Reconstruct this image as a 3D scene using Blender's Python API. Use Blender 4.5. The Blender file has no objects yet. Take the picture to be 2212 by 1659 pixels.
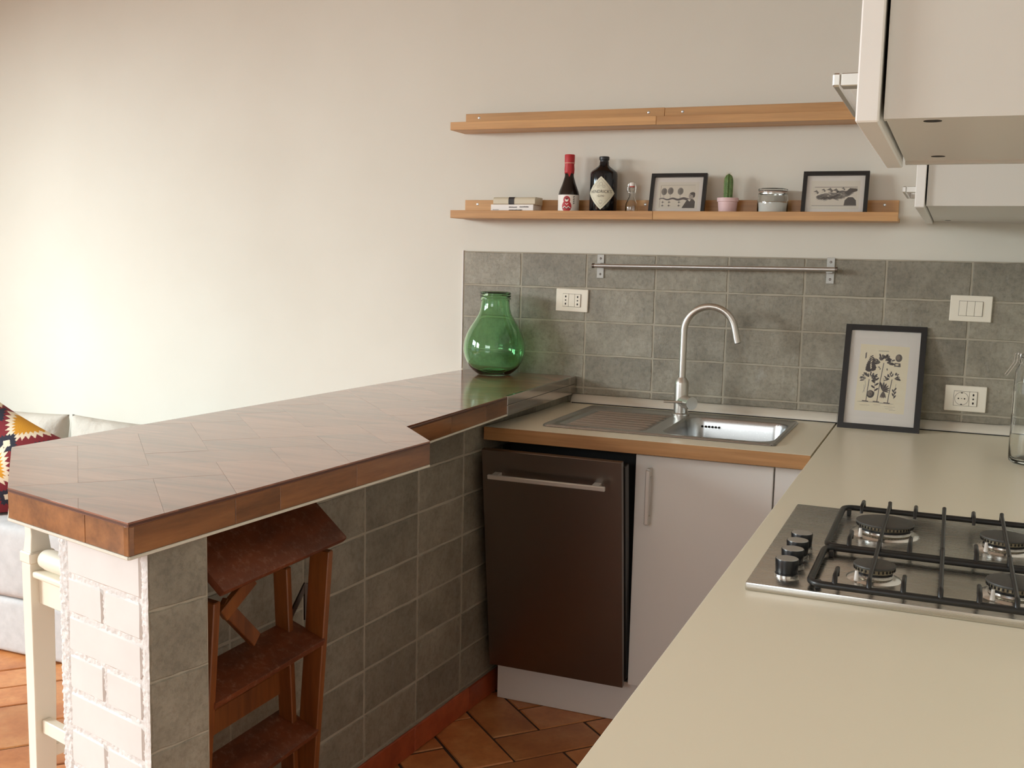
import bpy, bmesh, math, random
import numpy as np
from mathutils import Vector, Matrix, noise
random.seed(7)
SC = bpy.context.scene
COL = SC.collection
PI = math.pi

# ------------------------------------------------------------------ camera
FPX = 2276.5
cam_d = bpy.data.cameras.new('camera'); cam = bpy.data.objects.new('camera', cam_d); COL.objects.link(cam)
cam_d.sensor_width = 36.0; cam_d.lens = FPX / 2212 * 36.0; cam_d.clip_start = 0.02
CAM = Vector((0.5846, -3.5968, 1.4110))
_r = Vector((0.9222, 0.3852, 0.0228)); _u = Vector((-0.0666, 0.1007, 0.9927)); _f = Vector((-0.3804, 0.9171, -0.1188))
_f.normalize(); _r = (_r - _f * _r.dot(_f)).normalized(); _u = _r.cross(_f)
cam.matrix_world = Matrix(((_r.x, _u.x, -_f.x, CAM.x), (_r.y, _u.y, -_f.y, CAM.y), (_r.z, _u.z, -_f.z, CAM.z), (0, 0, 0, 1)))
SC.camera = cam

# ------------------------------------------------------------------ light and exposure
w = bpy.data.worlds.new('world'); SC.world = w; w.use_nodes = True
w.node_tree.nodes['Background'].inputs[0].default_value = (0.75, 0.86, 1.0, 1)
w.node_tree.nodes['Background'].inputs[1].default_value = 1.0
def area(name, loc, target, sx, sy, power, col):
    l = bpy.data.lights.new(name, 'AREA'); l.shape = 'RECTANGLE'; l.size = sx; l.size_y = sy; l.energy = power; l.color = col
    o = bpy.data.objects.new(name, l); COL.objects.link(o); o.location = loc
    o.rotation_euler = (Vector(target) - Vector(loc)).to_track_quat('-Z', 'Y').to_euler()
    return o
area('window_light_left', (-6.0, -3.3, 2.9), (-2.2, 0.0, 0.6), 2.4, 2.0, 295, (0.74, 0.92, 1.0))
area('window_light_near', (-5.9, -5.0, 2.8), (0.0, -2.2, 0.9), 2.6, 2.2, 490, (0.94, 0.985, 0.97))
area('fill_light_rear', (-1.1, -6.6, 2.5), (-0.2, -0.6, 0.6), 2.0, 1.4, 50, (0.94, 0.985, 0.97))  # added rear fill that brightens the surfaces facing the viewer
SC.view_settings.view_transform = 'Standard'
try: SC.view_settings.look = 'None'
except Exception: pass
SC.view_settings.gamma = 1.0; SC.view_settings.use_curve_mapping = False
SC.view_settings.exposure = 0.54
SC.cycles.use_denoising = True
SC.cycles.max_bounces = 12; SC.cycles.diffuse_bounces = 6; SC.cycles.transmission_bounces = 12; SC.cycles.transparent_max_bounces = 12
SC.cycles.sample_clamp_indirect = 6.0

# ------------------------------------------------------------------ materials
def srgb(r, g, b):
    f = lambda c: (c / 255) / 12.92 if c / 255 <= 0.04045 else ((c / 255 + 0.055) / 1.055) ** 2.4
    return (f(r), f(g), f(b), 1)
class NT:
    def __init__(s, name):
        s.m = bpy.data.materials.new(name); s.m.use_nodes = True; s.t = s.m.node_tree
        s.b = s.t.nodes['Principled BSDF']
    def n(s, typ, **kw):
        x = s.t.nodes.new(typ)
        for k, v in kw.items():
            if k in x.inputs: x.inputs[k].default_value = v
            else: setattr(x, k, v)
        return x
    def l(s, a, b): s.t.links.new(a, b)
    def set(s, **kw):
        for k, v in kw.items(): s.b.inputs[k.replace('_', ' ')].default_value = v
        return s
def coords(N, scale=(1, 1, 1), rot=(0, 0, 0), rnd=0.0):
    tc = N.n('ShaderNodeTexCoord'); mp = N.n('ShaderNodeMapping'); mp.inputs['Scale'].default_value = scale; mp.inputs['Rotation'].default_value = rot
    src = tc.outputs['Object']
    if rnd:
        oi = N.n('ShaderNodeObjectInfo'); vm = N.n('ShaderNodeVectorMath', operation='SCALE'); vm.inputs[0].default_value = (rnd, rnd * 1.7, rnd * 0.6)
        N.l(oi.outputs['Random'], vm.inputs['Scale']); ad = N.n('ShaderNodeVectorMath', operation='ADD')
        N.l(src, ad.inputs[0]); N.l(vm.outputs[0], ad.inputs[1]); src = ad.outputs[0]
    N.l(src, mp.inputs['Vector']); return mp.outputs[0]
def ramp(N, fac, stops):
    r = N.n('ShaderNodeValToRGB'); e = r.color_ramp.elements
    while len(e) < len(stops): e.new(0.5)
    for i, (p, c) in enumerate(stops): e[i].position = p; e[i].color = c
    N.l(fac, r.inputs[0]); return r.outputs[0]
def bump(N, h, strength=0.3, dist=0.002):
    b = N.n('ShaderNodeBump'); b.inputs['Strength'].default_value = strength; b.inputs['Distance'].default_value = dist
    N.l(h, b.inputs['Height']); N.l(b.outputs[0], N.b.inputs['Normal'])
def noise_t(N, vec, scale, detail=4, rough=0.6):
    x = N.n('ShaderNodeTexNoise'); x.inputs['Scale'].default_value = scale; x.inputs['Detail'].default_value = detail; x.inputs['Roughness'].default_value = rough
    N.l(vec, x.inputs['Vector']); return x.outputs['Fac']
def mixc(N, fac, a, b, mode='MIX'):
    m = N.n('ShaderNodeMix', data_type='RGBA', blend_type=mode)
    if hasattr(fac, 'links') or not isinstance(fac, (int, float)): N.l(fac, m.inputs[0])
    else: m.inputs[0].default_value = fac
    for i, v in ((6, a), (7, b)):
        if isinstance(v, tuple): m.inputs[i].default_value = v
        else: N.l(v, m.inputs[i])
    return m.outputs[2]
def plain(name, col, rough=0.5, metal=0.0, spec=0.5, coat=0.0):
    N = NT(name); N.set(Base_Color=col, Roughness=rough, Metallic=metal); N.b.inputs['Specular IOR Level'].default_value = spec
    if coat: N.b.inputs['Coat Weight'].default_value = coat; N.b.inputs['Coat Roughness'].default_value = 0.1
    v = coords(N); h = noise_t(N, v, 60, 3); bump(N, h, 0.05, 0.0006)
    return N.m
def objrand_scale(N, col, lo, hi):
    oi = N.n('ShaderNodeObjectInfo'); mr = N.n('ShaderNodeMapRange'); mr.inputs['To Min'].default_value = lo; mr.inputs['To Max'].default_value = hi
    N.l(oi.outputs['Random'], mr.inputs[0]); cb = N.n('ShaderNodeCombineColor')
    for i in range(3): N.l(mr.outputs[0], cb.inputs[i])
    return mixc(N, 1.0, col, cb.outputs[0], 'MULTIPLY')
def wood(name, dark, mid, light, grain=(1, 0, 0), rot=(0, 0, 0), rough=0.35, rnd=3.0, sc=9, var=(0.8, 1.15), coat=0.0, stretch=0.09):
    N = NT(name); s = [sc * 3.0] * 3
    ax = max(range(3), key=lambda i: abs(grain[i])); s[ax] = sc * 3.0 * stretch
    v = coords(N, tuple(s), rot, rnd)
    a = noise_t(N, v, 1.0, 6, 0.65); v2 = coords(N, tuple(x * 3.3 for x in s), rot, rnd); b = noise_t(N, v2, 1.0, 3, 0.7)
    c1 = ramp(N, a, [(0.28, dark), (0.5, mid), (0.72, light)])
    c2 = ramp(N, b, [(0.3, (0.62, 0.6, 0.58, 1)), (0.6, (1, 1, 1, 1))])
    c = mixc(N, 0.55, c1, c2, 'MULTIPLY'); c = objrand_scale(N, c, *var)
    N.l(c, N.b.inputs['Base Color']); N.set(Roughness=rough)
    if coat: N.b.inputs['Coat Weight'].default_value = coat; N.b.inputs['Coat Roughness'].default_value = 0.12
    bump(N, b, 0.12, 0.0008); return N.m
def metal(name, col, rough=0.3, brush=None, metalv=1.0):
    N = NT(name); N.set(Base_Color=col, Metallic=metalv)
    s = (400, 400, 400) if brush is None else tuple(6 if i == brush else 500 for i in range(3))
    v = coords(N, s); f = noise_t(N, v, 1.0, 2)
    mr = N.n('ShaderNodeMapRange'); mr.inputs['To Min'].default_value = rough * 0.8; mr.inputs['To Max'].default_value = rough * 1.25
    N.l(f, mr.inputs[0]); N.l(mr.outputs[0], N.b.inputs['Roughness']); bump(N, f, 0.015, 0.0002); return N.m
def glass(name, col, rough=0.0, ior=1.45):
    N = NT(name); N.set(Base_Color=col, Roughness=rough, IOR=ior); N.b.inputs['Transmission Weight'].default_value = 1.0
    return N.m
def attr_mat(name, rough=0.6, bumpy=0.0, coat=0.0):
    N = NT(name); a = N.n('ShaderNodeAttribute', attribute_name='print'); N.l(a.outputs['Color'], N.b.inputs['Base Color']); N.set(Roughness=rough)
    if bumpy: v = coords(N); h = noise_t(N, v, 260, 3); bump(N, h, bumpy, 0.002)
    if coat: N.b.inputs['Coat Weight'].default_value = coat; N.b.inputs['Coat Roughness'].default_value = 0.03
    return N.m
def paint(name, c0, c1, sc=2.0, rough=0.85, bs=0.25, bd=0.0015, fine=90):
    N = NT(name); v = coords(N); a = noise_t(N, v, sc, 4); N.l(ramp(N, a, [(0.3, c0), (0.7, c1)]), N.b.inputs['Base Color']); N.set(Roughness=rough)
    h = noise_t(N, v, fine, 4); bump(N, h, bs, bd); return N.m

MAT = {}
MAT['wall'] = paint('wall_paint', srgb(213, 208, 196), srgb(219, 215, 204), 1.2, 0.88, 0.12, 0.002, 25)
MAT['ceiling'] = paint('ceiling_paint', srgb(206, 199, 188), srgb(212, 206, 196))
def slate():
    N = NT('slate_tile'); v = coords(N, (1, 1, 1), (0, 0, 0), 7.0)
    a = noise_t(N, v, 9, 6, 0.65); b = noise_t(N, v, 70, 6, 0.78)
    vo = coords(N, (14, 14, 5), (0.3, 0.2, 0.5), 5.0); wv = noise_t(N, vo, 1.6, 6, 0.8)
    c = ramp(N, a, [(0.25, srgb(122, 115, 101)), (0.5, srgb(144, 137, 121)), (0.75, srgb(162, 155, 139))])
    c = mixc(N, 0.6, c, ramp(N, b, [(0.34, (0.5, 0.5, 0.49, 1)), (0.55, (1, 1, 1, 1)), (0.75, (1.0, 1.0, 1.0, 1))]), 'MULTIPLY')
    c = mixc(N, ramp(N, wv, [(0.58, (0, 0, 0, 1)), (0.72, (0.4, 0.4, 0.4, 1))]), c, srgb(176, 172, 164))
    c = objrand_scale(N, c, 0.84, 1.12); N.l(c, N.b.inputs['Base Color']); N.set(Roughness=0.42)
    ad = N.n('ShaderNodeMath', operation='ADD'); N.l(wv, ad.inputs[0]); N.l(b, ad.inputs[1]); bump(N, ad.outputs[0], 0.8, 0.0026); return N.m
MAT['slate'] = slate()
MAT['grout'] = paint('tile_grout', srgb(158, 150, 134), srgb(172, 164, 148), 8, 0.9, 0.4, 0.002, 120)
MAT['mortar_floor'] = paint('floor_joint', srgb(66, 46, 34), srgb(84, 60, 44), 8, 0.9, 0.4, 0.002, 120)
def terra():
    N = NT('terracotta'); v = coords(N, (1, 1, 1), (0, 0, 0), 5.0); a = noise_t(N, v, 7, 5, 0.6); b = noise_t(N, v, 60, 4, 0.7)
    c = ramp(N, a, [(0.25, srgb(172, 100, 54)), (0.5, srgb(202, 130, 76)), (0.75, srgb(222, 160, 104))])
    c = mixc(N, 0.3, c, ramp(N, b, [(0.3, (0.6, 0.55, 0.5, 1)), (0.6, (1, 1, 1, 1))]), 'MULTIPLY'); c = objrand_scale(N, c, 0.82, 1.12)
    N.l(c, N.b.inputs['Base Color']); N.set(Roughness=0.33); bump(N, a, 0.3, 0.003); return N.m
MAT['terra'] = terra()
MAT['terra_red'] = wood('terracotta_skirting', srgb(150, 66, 38), srgb(176, 84, 50), srgb(190, 98, 60), rough=0.35, rnd=4, sc=2, stretch=0.6)
MAT['plaster'] = paint('white_painted_brick', srgb(212, 207, 203), srgb(222, 217, 213), 6, 0.6, 0.12, 0.002, 40)
MAT['mortar'] = paint('white_painted_mortar', srgb(206, 201, 197), srgb(224, 219, 215), 30, 0.65, 0.5, 0.004, 150)
BW = (srgb(108, 62, 44), srgb(148, 94, 70), srgb(170, 116, 88))
MAT['plank_a'] = wood('walnut_plank', *BW, rot=(0, 0, -PI / 4), rough=0.32, coat=1.0, sc=5, var=(0.86, 1.16))
MAT['plank_b'] = wood('walnut_plank_cross', *BW, rot=(0, 0, PI / 4), rough=0.32, coat=1.0, sc=5, var=(0.86, 1.16))
MAT['fascia'] = wood('walnut_edge_board', srgb(90, 54, 26), srgb(134, 86, 46), srgb(162, 108, 62), grain=(0, 1, 0), rough=0.3, coat=0.4, sc=6, var=(0.8, 1.15))
MAT['lip'] = plain('dark_edge_lip', srgb(84, 50, 36), 0.35)
MAT['core'] = plain('dark_wood_core', srgb(62, 34, 24), 0.5)
MAT['oak'] = wood('oak_shelf', srgb(176, 126, 74), srgb(200, 150, 94), srgb(212, 164, 108), rough=0.4, sc=6, var=(0.94, 1.05), stretch=0.04)
MAT['edge'] = wood('counter_wood_edge', srgb(136, 94, 54), srgb(166, 120, 74), srgb(180, 136, 90), rough=0.4, sc=7, var=(0.97, 1.03), stretch=0.05)
MAT['ladder'] = wood('ladder_wood', srgb(88, 44, 18), srgb(128, 72, 32), srgb(150, 90, 42), grain=(0, 0, 1), rough=0.35, sc=5, var=(0.85, 1.1))
def ladder_tread():
    N = NT('worn_tread'); v = coords(N, (9, 3, 9), (0, 0, 0), 3.0); a = noise_t(N, v, 2, 5); c = ramp(N, a, [(0.3, srgb(80, 36, 15)), (0.7, srgb(120, 60, 28))])
    v2 = coords(N, (1, 1, 1), (0, 0, 0), 3.0); d = noise_t(N, v2, 60, 8, 0.85); c = mixc(N, ramp(N, d, [(0.52, (0, 0, 0, 1)), (0.72, (0.5, 0.5, 0.5, 1))]), c, srgb(170, 140, 120))
    N.l(c, N.b.inputs['Base Color']); N.set(Roughness=0.45); return N.m
MAT['tread'] = ladder_tread()
MAT['laminate'] = plain('cream_laminate', srgb(236, 228, 206), 0.3)
MAT['cab'] = plain('white_cabinet', srgb(230, 227, 222), 0.32)
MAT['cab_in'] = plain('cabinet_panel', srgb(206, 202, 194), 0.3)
MAT['dark'] = plain('black_gap', srgb(14, 12, 11), 0.7)
MAT['steel'] = metal('brushed_steel', (0.56, 0.56, 0.55, 1), 0.34, 0)
MAT['steel_dark'] = plain('dishwasher_steel', (0.215, 0.19, 0.17, 1), 0.33, 1.0)
MAT['steel_sink'] = metal('sink_steel', (0.46, 0.46, 0.455, 1), 0.29)
MAT['nickel'] = metal('brushed_nickel', (0.62, 0.59, 0.54, 1), 0.33, 2)
MAT['handle'] = metal('satin_handle', (0.66, 0.64, 0.60, 1), 0.38, 0, 0.55)
MAT['cook'] = metal('cooktop_steel', (0.58, 0.555, 0.51, 1), 0.26, 0)
MAT['steel_plate'] = metal('mirror_steel', (0.62, 0.59, 0.55, 1), 0.12, 1)
MAT['trim'] = plain('white_trim', srgb(214, 210, 196), 0.4)
MAT['upstand'] = plain('upstand_white', srgb(206, 198, 184), 0.35)
MAT['alu'] = plain('alu_bracket', srgb(176, 174, 168), 0.4, 0.3)
MAT['black'] = plain('black_enamel', srgb(26, 25, 24), 0.38)
MAT['cap'] = plain('burner_cap', srgb(64, 62, 58), 0.5)
MAT['brass'] = plain('burner_ring', srgb(150, 140, 118), 0.4, 0.7)
MAT['knob'] = plain('black_knob', srgb(20, 20, 22), 0.3)
MAT['frame'] = plain('black_frame', srgb(28, 27, 27), 0.4)
MAT['white_pl'] = plain('white_plastic', srgb(232, 224, 208), 0.35)
MAT['hole'] = plain('socket_hole', srgb(30, 26, 22), 0.8)
MAT['green'] = glass('green_glass', (0.58, 0.88, 0.60, 1), 0.0, 1.46)
MAT['clear'] = glass('clear_glass', (0.965, 0.98, 0.97, 1), 0.0, 1.45)
MAT['salt'] = plain('white_salt', srgb(244, 242, 236), 0.8)
MAT['wire'] = metal('steel_wire', (0.75, 0.73, 0.7, 1), 0.2)
MAT['rubber'] = plain('red_rubber', srgb(190, 70, 60), 0.5)
MAT['ceramic'] = plain('white_ceramic', srgb(238, 234, 228), 0.2)
MAT['pink'] = plain('pink_pot', srgb(222, 190, 190), 0.5)
MAT['soil'] = plain('dark_soil', srgb(60, 46, 36), 0.9)
MAT['cactus'] = paint('cactus_green', srgb(74, 104, 52), srgb(104, 132, 70), 60, 0.6, 0.3, 0.001, 300)
MAT['spine'] = plain('cactus_spine', srgb(206, 196, 160), 0.6)
MAT['bottle_dark'] = plain('dark_bottle', srgb(14, 15, 20), 0.1)
MAT['bottle_brown'] = plain('brown_bottle', srgb(34, 24, 18), 0.1)
MAT['redcap'] = plain('red_paper', srgb(186, 44, 50), 0.55)
MAT['string'] = plain('cord', srgb(226, 190, 170), 0.7)
MAT['paper'] = plain('book_paper', srgb(236, 230, 222), 0.7)
MAT['cover'] = plain('book_cover', srgb(238, 233, 228), 0.4)
MAT['beige_cover'] = plain('beige_cover', srgb(206, 196, 172), 0.45)
MAT['ink'] = plain('ink', srgb(48, 44, 44), 0.6)
MAT['ink_grey'] = plain('ink_grey', srgb(120, 112, 108), 0.6)
MAT['print'] = attr_mat('printed_paper', 0.6, 0, 0.6)
MAT['label'] = attr_mat('bottle_label', 0.5)
MAT['kilim'] = attr_mat('kilim_weave', 0.95, 0.5)
MAT['sofa'] = paint('sofa_fabric', srgb(184, 182, 181), srgb(198, 196, 195), 25, 0.95, 0.5, 0.002, 500)
MAT['sofa_cushion'] = paint('sofa_cushion_fabric', srgb(184, 176, 164), srgb(198, 190, 178), 6, 0.95, 0.7, 0.02, 9)
MAT['stool'] = plain('cream_paint', srgb(230, 223, 206), 0.35)
MAT['winframe'] = plain('window_frame_white', srgb(230, 228, 222), 0.4)

# ------------------------------------------------------------------ geometry helpers
def B(): return bmesh.new()
def bx(bm, x0, x1, y0, y1, z0, z1, M=None):
    vs = [bm.verts.new(c) for c in ((x0, y0, z0), (x1, y0, z0), (x1, y1, z0), (x0, y1, z0), (x0, y0, z1), (x1, y0, z1), (x1, y1, z1), (x0, y1, z1))]
    if M is not None:
        for v in vs: v.co = M @ v.co
    fs = [bm.faces.new([vs[i] for i in f]) for f in ((3, 2, 1, 0), (4, 5, 6, 7), (0, 1, 5, 4), (1, 2, 6, 5), (2, 3, 7, 6), (3, 0, 4, 7))]
    return vs, fs
def bevel(bm, w, seg=1):
    bmesh.ops.bevel(bm, geom=list(bm.edges), offset=w, segments=seg, affect='EDGES', profile=0.6, clamp_overlap=True)
    return bm
def box(x0, x1, y0, y1, z0, z1, bv=0.0, seg=1, M=None):
    bm = B(); bx(bm, x0, x1, y0, y1, z0, z1, M)
    if bv: bevel(bm, bv, seg)
    return bm
def prism(bm, poly, z0, z1):
    n = len(poly); a = sum(poly[i][0] * poly[(i + 1) % n][1] - poly[(i + 1) % n][0] * poly[i][1] for i in range(n))
    if a < 0: poly = poly[::-1]
    lo = [bm.verts.new((p[0], p[1], z0)) for p in poly]; hi = [bm.verts.new((p[0], p[1], z1)) for p in poly]
    bm.faces.new(lo[::-1]); bm.faces.new(hi)
    for i in range(n): j = (i + 1) % n; bm.faces.new((lo[i], lo[j], hi[j], hi[i]))
    return bm
def beam(bm, p0, p1, w, t, side=(0, 1, 0)):
    """box from p0 to p1, w along side, t across"""
    p0 = Vector(p0); p1 = Vector(p1); d = (p1 - p0); L = d.length; d.normalize(); s = Vector(side); s = (s - d * s.dot(d)).normalized(); q = d.cross(s)
    M = Matrix(((s.x, q.x, d.x, p0.x), (s.y, q.y, d.y, p0.y), (s.z, q.z, d.z, p0.z), (0, 0, 0, 1)))
    return bx(bm, -w / 2, w / 2, -t / 2, t / 2, 0, L, M)
def lathe(bm, prof, seg=32, c=(0, 0, 0), M=None, closed=False):
    rings = []
    for (r, z) in prof:
        if r < 1e-6: rings.append([bm.verts.new((c[0], c[1], c[2] + z))])
        else: rings.append([bm.verts.new((c[0] + r * math.cos(2 * PI * k / seg), c[1] + r * math.sin(2 * PI * k / seg), c[2] + z)) for k in range(seg)])
    prs = list(zip(rings, rings[1:])) + ([(rings[-1], rings[0])] if closed else [])
    for a, b in prs:
        for k in range(seg):
            k2 = (k + 1) % seg
            if len(a) == 1 and len(b) == 1: continue
            if len(a) == 1: f = (a[0], b[k2], b[k])
            elif len(b) == 1: f = (a[k], a[k2], b[0])
            else: f = (a[k], a[k2], b[k2], b[k])
            try: bm.faces.new(f)
            except ValueError: pass
    if M is not None:
        for ring in rings:
            for v in ring: v.co = M @ v.co
    return bm
def tube(bm, pts, r, seg=12, caps=True):
    pts = [Vector(p) for p in pts]; n = len(pts); rr = r if isinstance(r, (list, tuple)) else [r] * n
    up = None; rings = []
    for i, p in enumerate(pts):
        t = (pts[min(i + 1, n - 1)] - pts[max(i - 1, 0)]).normalized()
        if up is None: up = t.orthogonal().normalized()
        up = (up - t * up.dot(t)).normalized(); s = t.cross(up)
        rings.append([bm.verts.new(p + (up * math.cos(2 * PI * k / seg) + s * math.sin(2 * PI * k / seg)) * rr[i]) for k in range(seg)])
    for a, b in zip(rings, rings[1:]):
        for k in range(seg): bm.faces.new((a[k], a[(k + 1) % seg], b[(k + 1) % seg], b[k]))
    if caps: bm.faces.new(rings[0][::-1]); bm.faces.new(rings[-1])
    return bm
def cyl(bm, p0, p1, r, seg=20, r2=None): return tube(bm, [p0, p1], [r, r if r2 is None else r2], seg)
def finish(o, parent):
    COL.objects.link(o)
    if parent is not None:
        o.parent = parent; o.matrix_parent_inverse = Matrix.Translation(-WL.get(parent.name, Vector((0, 0, 0))))
WL = {}
def obj(name, bm, mat, parent=None, smooth=None, **props):
    me = bpy.data.meshes.new(name)
    if isinstance(bm, bmesh.types.BMesh):
        bmesh.ops.recalc_face_normals(bm, faces=list(bm.faces)); bm.to_mesh(me); bm.free()
    else: me = bm
    o = bpy.data.objects.new(name, me)
    for m in (mat if isinstance(mat, (list, tuple)) else [mat]): me.materials.append(MAT[m] if isinstance(m, str) else m)
    if smooth is not None:
        for p in me.polygons: p.use_smooth = True
        if smooth < 170:
            try: me.set_sharp_from_angle(angle=math.radians(smooth))
            except Exception: pass
    finish(o, parent)
    for k, v in props.items(): o[k] = v
    return o
def thing(name, label, cat, loc=(0, 0, 0), group=None, kind=None):
    o = bpy.data.objects.new(name, None); o.empty_display_size = 0.05; COL.objects.link(o); o.location = loc; WL[o.name] = Vector(loc)
    if label: o['label'] = label
    if cat: o['category'] = cat
    if group: o['group'] = group
    if kind: o['kind'] = kind
    return o
def tag(o, label, cat, group=None):
    o['label'] = label; o['category'] = cat
    if group: o['group'] = group
    return o
def clip(poly, region):
    """convex clip, region CCW"""
    out = list(poly)
    for i in range(len(region)):
        a = region[i]; b = region[(i + 1) % len(region)]; inp = out; out = []
        side = lambda p: (b[0] - a[0]) * (p[1] - a[1]) - (b[1] - a[1]) * (p[0] - a[0])
        for k in range(len(inp)):
            p = inp[k]; q = inp[(k + 1) % len(inp)]; sp, sq = side(p), side(q)
            if sp >= 0: out.append(p)
            if (sp >= 0) != (sq >= 0): t = sp / (sp - sq); out.append((p[0] + t * (q[0] - p[0]), p[1] + t * (q[1] - p[1])))
        if not out: return []
    return out
def parea(p): return abs(sum(p[i][0] * p[(i + 1) % len(p)][1] - p[(i + 1) % len(p)][0] * p[i][1] for i in range(len(p)))) / 2
def clean(poly, eps=0.0015):
    out = []
    for p in poly:
        if not out or math.hypot(p[0] - out[-1][0], p[1] - out[-1][1]) > eps: out.append(p)
    if len(out) > 1 and math.hypot(out[0][0] - out[-1][0], out[0][1] - out[-1][1]) < eps: out.pop()
    return out
def chamfer_prism(poly, z0, z1, c):
    """prism with a small chamfer around the top; poly CCW"""
    n = len(poly); cx = sum(p[0] for p in poly) / n; cy = sum(p[1] for p in poly) / n
    ins = []
    for p in poly:
        d = math.hypot(p[0] - cx, p[1] - cy) or 1; k = 1 - min(0.4, c * 1.3 / d); ins.append((cx + (p[0] - cx) * k, cy + (p[1] - cy) * k))
    bm = B(); lo = [bm.verts.new((*p, z0)) for p in poly]; mi = [bm.verts.new((*p, z1 - c)) for p in poly]; hi = [bm.verts.new((*p, z1)) for p in ins]
    bm.faces.new(hi); bm.faces.new(lo[::-1])
    for i in range(n):
        j = (i + 1) % n; bm.faces.new((lo[i], lo[j], mi[j], mi[i])); bm.faces.new((mi[i], mi[j], hi[j], hi[i]))
    return bm

# raster "print" painted as mesh colour attribute
class Canvas:
    def __init__(s, W, H, w, h, bg):
        s.W, s.H, s.w, s.h = W, H, w, h
        s.img = np.ones((h, w, 3)) * np.array(bg[:3]); s.X, s.Y = np.meshgrid((np.arange(w)) / (w - 1) * W, (np.arange(h)) / (h - 1) * H)
        s.px = W / w
    def put(s, m, c, a=1.0):
        m = np.clip(m, 0, 1)[..., None] * a; s.img = s.img * (1 - m) + np.array(c[:3]) * m
    def ell(s, x, y, rx, ry, c, ang=0, a=1.0, shade=0):
        ca, sa = math.cos(ang), math.sin(ang); u = (s.X - x) * ca + (s.Y - y) * sa; v = -(s.X - x) * sa + (s.Y - y) * ca
        d = 1 - np.sqrt((u / rx) ** 2 + (v / ry) ** 2); m = np.clip(d * min(rx, ry) / s.px + 0.5, 0, 1); s.put(m, c, a)
    def line(s, x0, y0, x1, y1, t, c, a=1.0):
        dx, dy = x1 - x0, y1 - y0; L2 = dx * dx + dy * dy + 1e-12; k = np.clip(((s.X - x0) * dx + (s.Y - y0) * dy) / L2, 0, 1)
        d = np.hypot(s.X - x0 - k * dx, s.Y - y0 - k * dy); s.put(np.clip((t / 2 - d) / s.px + 0.5, 0, 1), c, a)
    def path(s, pts, t, c, a=1.0):
        for p, q in zip(pts, pts[1:]): s.line(*p, *q, t, c, a)
    def poly(s, pts, c, a=1.0):
        ins = np.zeros(s.X.shape, bool); n = len(pts)
        for i in range(n):
            (xa, ya), (xb, yb) = pts[i], pts[(i + 1) % n]
            if ya == yb: continue
            cnd = ((s.Y < ya) != (s.Y < yb)) & (s.X < (xb - xa) * (s.Y - ya) / (yb - ya) + xa); ins ^= cnd
        s.put(ins.astype(float), c, a)
    def mesh(s, name, fn):
        h, w_ = s.h, s.w; me = bpy.data.meshes.new(name)
        co = [fn(x, y) for x, y in zip(s.X.ravel(), s.Y.ravel())]
        idx = np.arange(h * w_).reshape(h, w_); f = np.stack([idx[:-1, :-1], idx[:-1, 1:], idx[1:, 1:], idx[1:, :-1]], -1).reshape(-1, 4)
        me.from_pydata(co, [], f.tolist()); at = me.color_attributes.new('print', 'FLOAT_COLOR', 'POINT')
        buf = np.ones((h * w_, 4), np.float32); buf[:, :3] = s.img.reshape(-1, 3); at.data.foreach_set('color', buf.ravel()); return me
def text_mesh(txt, size, fn, align='CENTER', spacing=1.0, extrude=0.0):
    cu = bpy.data.curves.new('txt', 'FONT'); cu.body = txt; cu.size = size; cu.align_x = align; cu.space_character = spacing; cu.resolution_u = 3
    o = bpy.data.objects.new('txt', cu); COL.objects.link(o); me = bpy.data.meshes.new_from_object(o); bpy.data.objects.remove(o)
    for v in me.vertices: v.co = fn(v.co.x, v.co.y)
    return me

# ================================================================== STRUCTURE
XL, XR, YB, YF, ZC = -4.3, 0.905, 0.0, -5.7, 2.75
def S(name, bm, mat, label=None, smooth=None):
    o = obj(name, bm, mat, smooth=smooth, kind='structure')
    if label: o['label'] = label
    return o
S('wall_back', box(XL - 0.15, XR + 0.15, YB, YB + 0.15, 0, ZC), 'wall', 'long off-white plastered wall behind the shelves, sink and sofa')
S('wall_right', box(XR, XR + 0.15, YF, YB, 0, ZC), 'wall', 'plastered wall carrying the upper cabinets')
bm = B()
bx(bm, XL - 0.15, XL, YF, -5.0, 0, ZC); bx(bm, XL - 0.15, XL, -3.3, -2.75, 0, ZC); bx(bm, XL - 0.15, XL, -5.0, -3.3, 0, 0.12); bx(bm, XL - 0.15, XL, -5.0, -3.3, 2.5, ZC); bx(bm, XL - 0.15, XL, -1.35, YB, 0, ZC); bx(bm, XL - 0.15, XL, -2.75, -1.35, 0, 0.45); bx(bm, XL - 0.15, XL, -2.75, -1.35, 2.35, ZC)
S('wall_left', bm, 'wall', 'plastered living room wall with the window that lights the sofa')
bm = B()
bx(bm, XL - 0.15, -2.2, YF - 0.15, YF, 0, ZC); bx(bm, -0.1, XR + 0.15, YF - 0.15, YF, 0, ZC); bx(bm, -2.2, -0.1, YF - 0.15, YF, 0, 1.0); bx(bm, -2.2, -0.1, YF - 0.15, YF, 2.4, ZC)
S('wall_front', bm, 'wall', 'plastered wall behind the viewer with an opening added for fill light')
S('ceiling', box(XL - 0.15, XR + 0.15, YF - 0.15, YB + 0.15, ZC, ZC + 0.1), 'ceiling', 'white ceiling')
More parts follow.
